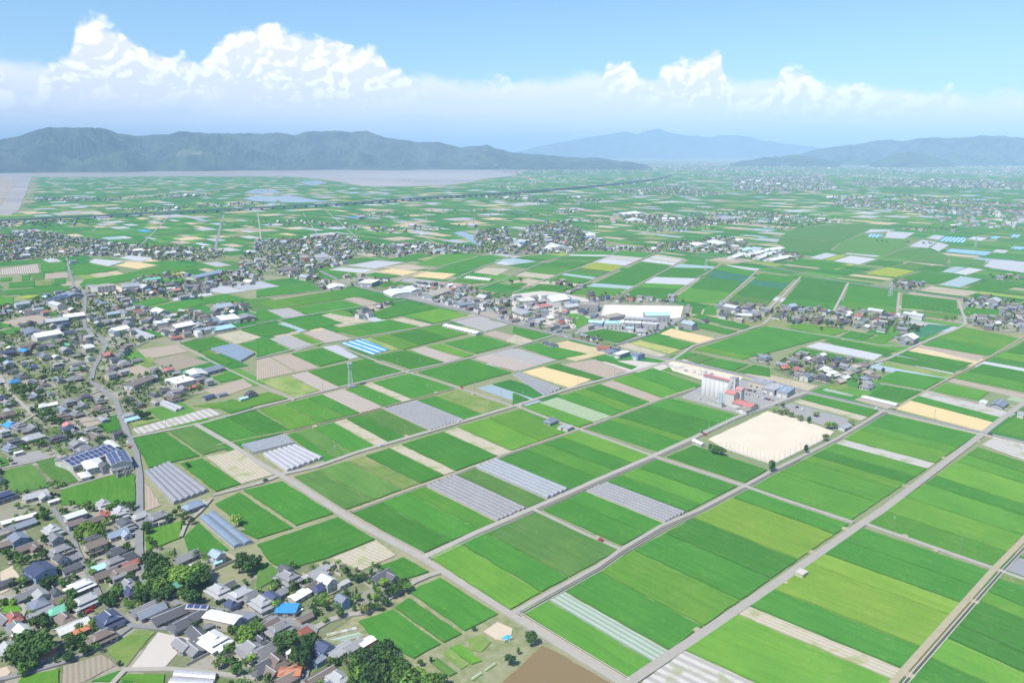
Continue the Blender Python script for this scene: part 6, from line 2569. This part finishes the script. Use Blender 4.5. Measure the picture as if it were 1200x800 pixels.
TD = '''
@800 420 6
640,362 6 4
690,378 6 5
730,368 6.5 5
762,392 6 5
825,415 7 5
890,432 7.5 1
938,388 6 5
1025,468 7.5 4
1062,470 7 1
1005,552 7 5
870,632 9 0
630,752 10 0
195,622 8 0
232,640 8 0
268,650 8.5 1
1182,445 7 5
705,330 5 0
@0 420 4
798,40 6 0
740,62 6 0
690,72 5 0
@600 600 4
90,590 8 0
30,650 4 1
@300 600 4
0,235 8 0
650,360 8 1
690,335 8 1
625,375 7 0
600,330 6 2
700,350 7 1
530,395 5 0
470,370 6 6
455,390 6 6
475,400 5 1
540,440 6 1
505,455 6 5
460,450 5 1
570,440 6 1
600,420 6 0
560,400 5 2
330,440 6 1
395,470 7 1
425,390 5 0
310,420 5 2
280,420 5 0
280,470 4 0
320,395 5 1
325,505 4 2
350,410 5 5
165,365 5 1
75,350 5 0
120,335 4 1
330,245 5 0
410,270 5 1
440,300 6 1
470,310 5 0
500,300 5 1
540,285 5 0
5,370 6 2
20,395 5 1
110,640 10 0
160,600 10 0
230,650 12 0
205,690 11 0
255,610 10 0
180,660 10 0
130,590 8 1
10,510 6 1
110,605 9 0
240,600 9 0
575,660 10 0
610,640 9 0
620,690 11 1
560,720 11 0
660,710 10 1
700,730 9 1
600,760 12 1
520,750 11 1
470,770 10 2
660,770 11 1
720,780 11 1
760,770 9 2
800,790 9 1
860,790 8 1
460,720 8 1
500,700 8 0
540,800 12 0
700,820 12 1
640,830 12 0
450,800 9 1
500,660 7 0
455,680 5 1
820,690 4 0
770,705 4 1
370,700 5 1
350,690 4 5
1190,690 6 0
1020,545 3 1
@0 600 4
1105,35 9 2
1150,240 10 0
1120,250 9 0
1190,235 10 0
1130,215 9 0
1160,265 9 1
700,225 10 0
730,240 11 0
700,270 11 0
750,265 11 0
780,240 11 0
735,300 11 0
775,300 11 0
690,305 9 1
720,340 10 0
755,345 11 1
800,290 11 1
830,300 12 2
850,290 12 2
870,320 12 1
900,300 12 2
920,320 11 0
890,350 11 0
950,280 10 0
960,310 9 1
930,260 8 1
745,380 8 0
770,390 8 0
790,370 8 0
720,390 7 1
880,390 9 0
900,400 9 0
860,380 9 1
690,350 8 1
670,375 8 0
650,350 8 1
640,370 7 1
660,400 8 0
680,385 7 0
820,190 7 6
690,80 7 0
700,130 6 1
120,600 11 0
90,620 11 0
150,620 11 0
180,610 12 0
200,620 11 0
220,640 10 0
110,660 11 0
140,680 10 0
70,650 9 0
60,680 8 0
100,740 8 1
90,690 9 0
165,655 9 1
210,600 9 1
190,650 10 0
70,700 7 1
130,720 7 1
410,70 9 2
440,80 9 2
380,90 8 2
460,95 8 2
420,110 7 2
365,115 6 4
480,75 7 4
200,15 7 1
220,130 7 0
205,120 7 0
30,190 6 0
60,210 7 0
90,210 7 1
130,220 6 0
170,210 6 1
210,190 6 0
195,205 6 0
300,190 5 1
330,160 5 0
210,335 7 1
240,320 6 0
265,310 5 1
290,330 6 1
310,345 5 0
345,300 5 1
330,385 7 0
330,440 7 0
350,445 7 1
325,400 6 1
190,505 8 0
165,515 7 1
210,515 7 0
410,235 6 1
430,250 6 1
430,280 5 2
600,155 7 0
590,165 6 1
530,30 6 0
545,25 6 1
610,300 6 0
510,385 5 0
530,400 6 1
545,370 7 1
550,355 7 0
490,400 5 0
500,420 5 0
520,430 5 0
430,410 6 0
470,410 6 1
600,430 5 2
620,440 5 1
640,460 5 1
670,420 5 1
650,440 5 5
590,415 5 1
430,520 5 3
420,540 5 1
430,590 6 1
360,600 6 0
340,610 6 0
320,590 6 1
380,620 5 1
400,650 5 0
420,640 5 1
440,630 5 0
320,630 5 0
330,660 4 1
260,690 5 0
320,680 5 0
1060,480 6 1
1090,545 6 1
1110,560 6 0
1080,550 6 0
1150,560 8 2
1180,540 8 1
1130,590 7 1
1160,600 7 2
1200,550 8 1
1190,610 7 0
1070,640 6 1
1090,700 6 0
1110,740 7 0
1150,700 5 1
1190,740 6 1
830,450 5 1
630,430 5 1
60,320 5 1
110,330 5 0
80,370 5 0
100,320 5 2
60,420 5 2
20,420 5 1
@0 420 4
75,140 9 0
110,135 9 0
140,150 9 0
100,160 9 0
170,140 8 0
190,160 8 0
60,150 7 1
195,95 7 0
210,90 7 0
150,240 8 0
170,225 7 1
200,265 8 1
220,260 8 0
250,275 8 1
270,290 8 1
240,290 7 0
225,245 7 1
480,185 7 0
465,95 7 1
435,100 5 1
650,260 8 0
670,270 8 0
690,265 8 0
640,250 7 0
30,610 5 1
330,370 7 0
330,400 7 0
320,350 6 1
180,390 5 0
155,395 5 0
490,510 5 0
350,500 5 1
610,690 7 0
580,680 6 0
520,700 7 1
550,690 6 1
400,690 6 3
420,700 6 1
440,700 6 1
380,710 5 1
200,730 6 1
210,740 6 0
80,690 5 2
820,720 5 1
840,700 5 1
800,740 5 1
780,755 5 0
850,740 5 0
760,740 5 1
870,730 5 0
690,750 6 6
690,780 6 1
900,760 5 0
860,770 5 1
880,500 5 0
@0 240 4
670,380 8 1
700,378 9 1
720,385 9 1
745,378 8 1
690,392 8 0
770,372 7 0
800,350 6 0
825,345 6 0
1070,478 6 0
@300 240 4
520,205 9 0
540,205 9 0
560,200 9 0
580,205 9 0
530,215 8 0
210,180 8 0
575,360 6 0
1045,508 6 0
1190,355 7 0
1200,360 7 0
@600 240 4
510,205 9 0
535,203 9 0
555,205 9 0
590,208 8 0
40,350 8 0
630,600 6 1
650,595 6 1
670,590 6 0
735,560 6 0
720,575 6 1
830,520 6 0
820,515 6 0
@900 240 4
120,548 8 0
105,545 8 0
300,560 8 0
320,565 8 0
340,565 8 0
280,560 8 0
560,555 8 0
580,552 8 0
690,570 9 0
700,580 9 0
675,585 8 0
250,580 7 1
430,770 6 1
540,775 8 0
1110,515 7 0
1130,518 7 0
1150,515 7 0
'''
sc4 = 4.0
for line in TD.strip().splitlines():
    if line.startswith('@'):
        t = line[1:].split()
        ORG = (float(t[0]), float(t[1]))
        sc4 = float(t[2])
        continue
    a, h, pr = line.split()
    x, y = map(float, a.split(','))
    pr = int(pr)
    pr = {0: random.choice((0, 2, 0, 2, 3)), 1: random.choice((1, 8, 1, 8, 7)), 2: 4, 3: 4, 4: 4, 5: 5, 6: 6}[pr]
    # the survey gives the middle of the crown
    hh = float(h) * (.86 if float(h) < 9.5 or ORG[1] > 500 else 1)
    x, y = ORG[0] + x / sc4, ORG[1] + y / sc4
    p = G(x, y, hh * .55)
    p.z = 0
    px, py = px_of(p)
    put_tree(px, py, hh, pr, loc=p)
print('own trees', TCOUNT[0])

# garden trees, hedges and wood edges: in between the houses
rgn = np.random.default_rng(77)
cs, rs, hs = [], [], []
tc_ = []
for zi, (g, kd) in enumerate(ZONEP):
    area = 0.5 * abs(np.dot(g[:, 0], np.roll(g[:, 1], 1)) - np.dot(g[:, 1], np.roll(g[:, 0], 1)))
    n = int(min(area / (8 if kd == 'village' else 30 if kd == 'hamlet' else 400), 40000))
    X, Y = scatter(g, n, 500 + zi, 1.6 if kd != 'far' else None, 0)
    for x, y in zip(X, Y):
        if abs(x) > y * .72 + 60:
            continue
        h = rnd.choice((rnd.uniform(2, 4), rnd.uniform(3.5, 7.5))) * (1.25 if kd != 'village' else 1)
        r = h * .42
        if kd == 'far':
            h, r = h * 1.6, r * 2.2
        if mnoise.noise((x * .03, y * .03, 1.1)) < -.3 and kd == 'village':
            continue
        if TG.free(x, y, r * .6) and (kd == 'far' or HG.free(x, y, r * .3 - 2.6)):
            TG.add(x, y, r * .6)
            tc_.append((math.hypot(x, y), x, y, h, r))
tc_.sort()
print('fill trees', len(tc_))
room = max(0, 300 - TCOUNT[0])
for d, x, y, h, r in tc_[:0]:
    pass
# tree lines along the far river banks and field edges (picture points)
LINES = ['757,241 800,244 860,246 900,248', '1122,266 1160,268 1200,270 1260,274', '630,240 700,238 757,241', '1010,283 1060,285 1100,287', '300,302 340,304', '905,372 940,378 1000,383 1050,388', '405,338 440,330 470,336',
         '640,268 690,268', '470,212 520,214 556,212', '150,229 220,227 330,224', '1000,222 1090,224 1180,227', '46,262 120,258', '700,292 760,291 830,294', '1040,246 1100,250 1200,258', '880,196 950,198 1040,196']
for s in LINES:
    gp = [G(*map(float, a.split(','))) for a in s.split()]
    for a, b in zip(gp, gp[1:]):
        n = max(2, int((b - a).length / 7))
        for i in range(n):
            p = a.lerp(b, (i + rnd.random()) / n)
            if rnd.random() < .8:
                h = rnd.uniform(4, 8)
                tc_.append((p.length, p.x + rnd.uniform(-5, 5), p.y + rnd.uniform(-5, 5), h, h * .55))
for lm in range(4):
    Cc, Rr_, per, sz = [], [], [], []
    Q = []
    for near in (0, 1, 2):
        Cc, Rr_ = [], []
        for d, x, y, h, r in tc_:
            t = 0 if d < 520 else (1 if d < 1200 else 2)
            if t != near:
                continue
            k_ = rnd.random()
            want = 0 if k_ < .42 else (1 if k_ < .8 else (2 if k_ < .92 else 3))
            if want != lm:
                continue
            nb_ = (6, 4, 2)[near]
            for j in range(nb_):
                a = rnd.uniform(0, 6.28)
                q = rnd.uniform(.1, .55) * r
                Cc.append((x + math.cos(a) * q, y + math.sin(a) * q, h * rnd.uniform(.35, .72)))
                Rr_.append(r * rnd.uniform(.5, .75))
        if Cc:
            Q.append(leaf_faces(rgn, Cc, Rr_, (16, 12, 8)[near], (.42, .6, 1.3)[near]))
    Q = np.concatenate(Q)
    print('leaves', lm, len(Q) // 4)
    me = np_mesh('garden_greenery', Q, [LEAF[lm]])
    link('garden_greenery', me, kind='stuff')

# ------------------------------------------------------------------ cars
CARW = {'white': 'white', 'silver': 'silver', 'black': 'black', 'red': 'red', 'blue': 'blue'}


def put_car(px, py, ang, col, group='parked cars'):
    p = G(px, py, 0)
    o = place('parked_car', car_meshes(col), (p.x, p.y, .95 if group == 'cars on the roads' else .5), ang, (1, 1, 1), category='car', group=group)
    register(o, f"{CARW[col]} small car {'driving' if group != 'parked cars' else 'parked'}", px, py)


cc = ['white', 'white', 'white', 'silver', 'silver', 'black', 'blue', 'red']
for i in range(10):
    for (x0, y0, x1, y1) in ((872, 457, 896, 462), (874, 462.5, 905, 470)):
        t = i / 9
        if rnd.random() < .85:
            put_car(x0 + (x1 - x0) * t, y0 + (y1 - y0) * t, UA + rnd.uniform(-.05, .05), rnd.choice(cc))
for x, y, a, c in [(108, 714, 'A', 'red'), (105, 718, 'A', 'red'), (96, 714, 'C', 'white'), (240, 672, 'A', 'white'), (447, 523, 'A', 'white'), (235, 741, 'A', 'silver'), (340, 717, 'C', 'white'),
                   (348, 719, 'A', 'white'), (336, 722, 'A', 'silver'), (352, 715, 'C', 'white'), (198, 698, 'A', 'black'), (46, 778, 'A', 'white'), (150, 697, 'A', 'white'), (157, 628, 'A', 'silver'), (150, 520, 'C', 'white'),
                   (153, 525, 'A', 'red'), (146, 512, 'C', 'white'), (60, 770, 'C', 'white'), (264, 725, 'A', 'silver'), (934, 478, 'A', 'black'), (941, 480, 'A', 'white'), (955, 487, 'C', 'silver'), (820, 468, 'A', 'white'), (850, 476, 'A', 'white'),
                   (822, 508, 'C', 'black'), (826, 510, 'C', 'red'), (1027, 479, 'A', 'white'), (240, 590, 'C', 'white')]:
    put_car(x, y, (VA if x < 400 else UA) + (0 if a == 'A' else -math.pi / 2), c)
for i in range(26):
    x = 775 + rnd.uniform(0, 60)
    put_car(x, 427 + (x - 775) * .22 + rnd.uniform(-2.5, 3), UC + rnd.uniform(-.1, .1), rnd.choice(cc[:4]))
for i in range(22):
    put_car(rnd.uniform(605, 680), rnd.uniform(353, 374), UA + rnd.choice((0, math.pi / 2)), rnd.choice(cc))
for gp, w in [ROADS[14], ROADS[15], ROADS[1], ROADS[5], ROADS[27], ROADS[9]]:
    tot = sum((b - a).length for a, b in zip(gp, gp[1:]))
    for k_ in range(max(1, int(tot / 160))):
        i = rnd.randrange(len(gp) - 1)
        a, b = gp[i], gp[i + 1]
        p = a.lerp(b, rnd.random())
        d = (b - a).normalized()
        q = p + Vector((-d.y, d.x, 0)) * rnd.choice((-1, 1)) * w * .2
        x, y = px_of(q)
        put_car(x, y, math.atan2(d.y, d.x) + rnd.choice((0, math.pi)), rnd.choice(cc), 'cars on the roads')

# ------------------------------------------------------------------ utility poles
pole = MB()
pole.cyl(0, 0, 0, 10, .13, .09, 6)
pole = pole.mesh('pole', [simple_mat('pole_concrete', (.22, .21, .20), .9)])
arm = MB(); arm.bar((-1, 0, 9.6), (1, 0, 9.6), .07); arm.bar((-.8, 0, 8.8), (.8, 0, 8.8), .06)
arm = arm.mesh('cross_arm', [M_METAL])
trf = MB(); trf.cyl(.45, 0, 7.6, 8.7, .3, n=8)
trf = trf.mesh('transformer', [M_METAL])
npole = 0
for ri, off, stp in [(1, 3.6, 34), (5, 3.8, 34), (3, 3.2, 34), (10, 3.8, 36), (27, 3.4, 30), (28, 3.2, 30), (14, 5, 40), (15, 4, 36), (13, 3.6, 40), (34, 3, 30)]:
    gp, w = ROADS[ri]
    for a, b in zip(gp, gp[1:]):
        L = (b - a).length
        d = (b - a).normalized()
        n = int(L / stp)
        for i in range(n):
            p = a.lerp(b, (i + .5) / n) + Vector((-d.y, d.x, 0)) * off
            if p.length > 1000 or npole > 150:
                continue
            x, y = px_of(p)
            parts = [('pole', pole, None, (0, 0, 0), 0), ('cross_arm', arm, None, (0, 0, 0), 0)] + ([('transformer', trf, None, (0, 0, 0), 0)] if npole % 3 == 0 else [])
            o = place('utility_pole', parts, (p.x, p.y, .3), math.atan2(d.y, d.x) + math.pi / 2, (1, 1, 1), category='utility pole', group='utility poles along the lanes')
            register(o, 'thin concrete utility pole', x, y)
            npole += 1

# garden walls and hedged yards round the nearer houses
wm_ = {}
for i, (x, y, r) in enumerate(HOUSES[:130]):
    px, py = px_of(Vector((x, y, 0)))
    if py < 590 or rnd.random() < .45 or len(wm_) > 60:
        continue
    a = VA + rnd.uniform(-.06, .06)
    w, d = r * rnd.uniform(1.15, 1.4), r * rnd.uniform(1.1, 1.35)
    sides = rnd.sample([(-w, -d, w, -d), (w, -d, w, d), (-w, -d, -w, d)], 2)
    ok = True
    mbw = MB()
    for (x0, y0, x1, y1) in sides:
        for t in (0, .5, 1):
            X = x + math.cos(a) * (x0 + (x1 - x0) * t) - math.sin(a) * (y0 + (y1 - y0) * t)
            Y = y + math.sin(a) * (x0 + (x1 - x0) * t) + math.cos(a) * (y0 + (y1 - y0) * t)
            ok &= bool(clear_road(np.array([X]), np.array([Y]), .4)[0]) and bool(clear_taken(np.array([X]), np.array([Y]))[0])
        mbw.box(min(x0, x1) - .12, max(x0, x1) + .12, min(y0, y1) - .12, max(y0, y1) + .12, -.2, 1.5)
    if not ok:
        continue
    o = mbw.obj('garden_wall', [M_WALL], None, (x, y, .25), a, category='wall', group='garden walls')
    wm_[i] = o
    register(o, 'low concrete garden wall', px, py)

# gravestones in the small graveyard at the field edge
gs = MB(); gs.box(-.5, .5, -.5, .5, 0, .4); gs.box(-.28, .28, -.28, .28, .4, 1.7)
gs = gs.mesh('gravestone', [simple_mat('granite', (.22, .22, .23), .6, .2, 2)])
for i in range(34):
    x, y = 134 + rnd.uniform(0, 20), 553 + rnd.uniform(0, 9)
    p = G(x, y - (x - 134) * .12, 0)
    o = link('gravestone', gs, (), None, (p.x, p.y, .8), VA + rnd.uniform(-.1, .1), category='gravestone', group='gravestones at the field edge')
    o.scale = (1.6, 1.6, 1.5)
    o['label'] = 'dark granite gravestone in the small graveyard at the field edge'
write_labels()

# ------------------------------------------------------------------ the air between here and the hills
hz_m = bpy.data.materials.new('haze')
hz_m.use_nodes = True
ht = hz_m.node_tree
ht.nodes.clear()
pv = ht.nodes.new('ShaderNodeVolumePrincipled')
pv.inputs['Color'].default_value = (.50, .71, 1.0, 1)
pv.inputs['Density'].default_value = HAZE_D = 6.8e-5
pv.inputs['Anisotropy'].default_value = -0.45
ho = ht.nodes.new('ShaderNodeOutputMaterial')
ht.links.new(pv.outputs[0], ho.inputs['Volume'])
mb = MB()
hb = MB().box(-91000, 91000, -4000, 91000, -4, 1120, bottom=True)
o = hb.obj('haze', [hz_m], kind='stuff')
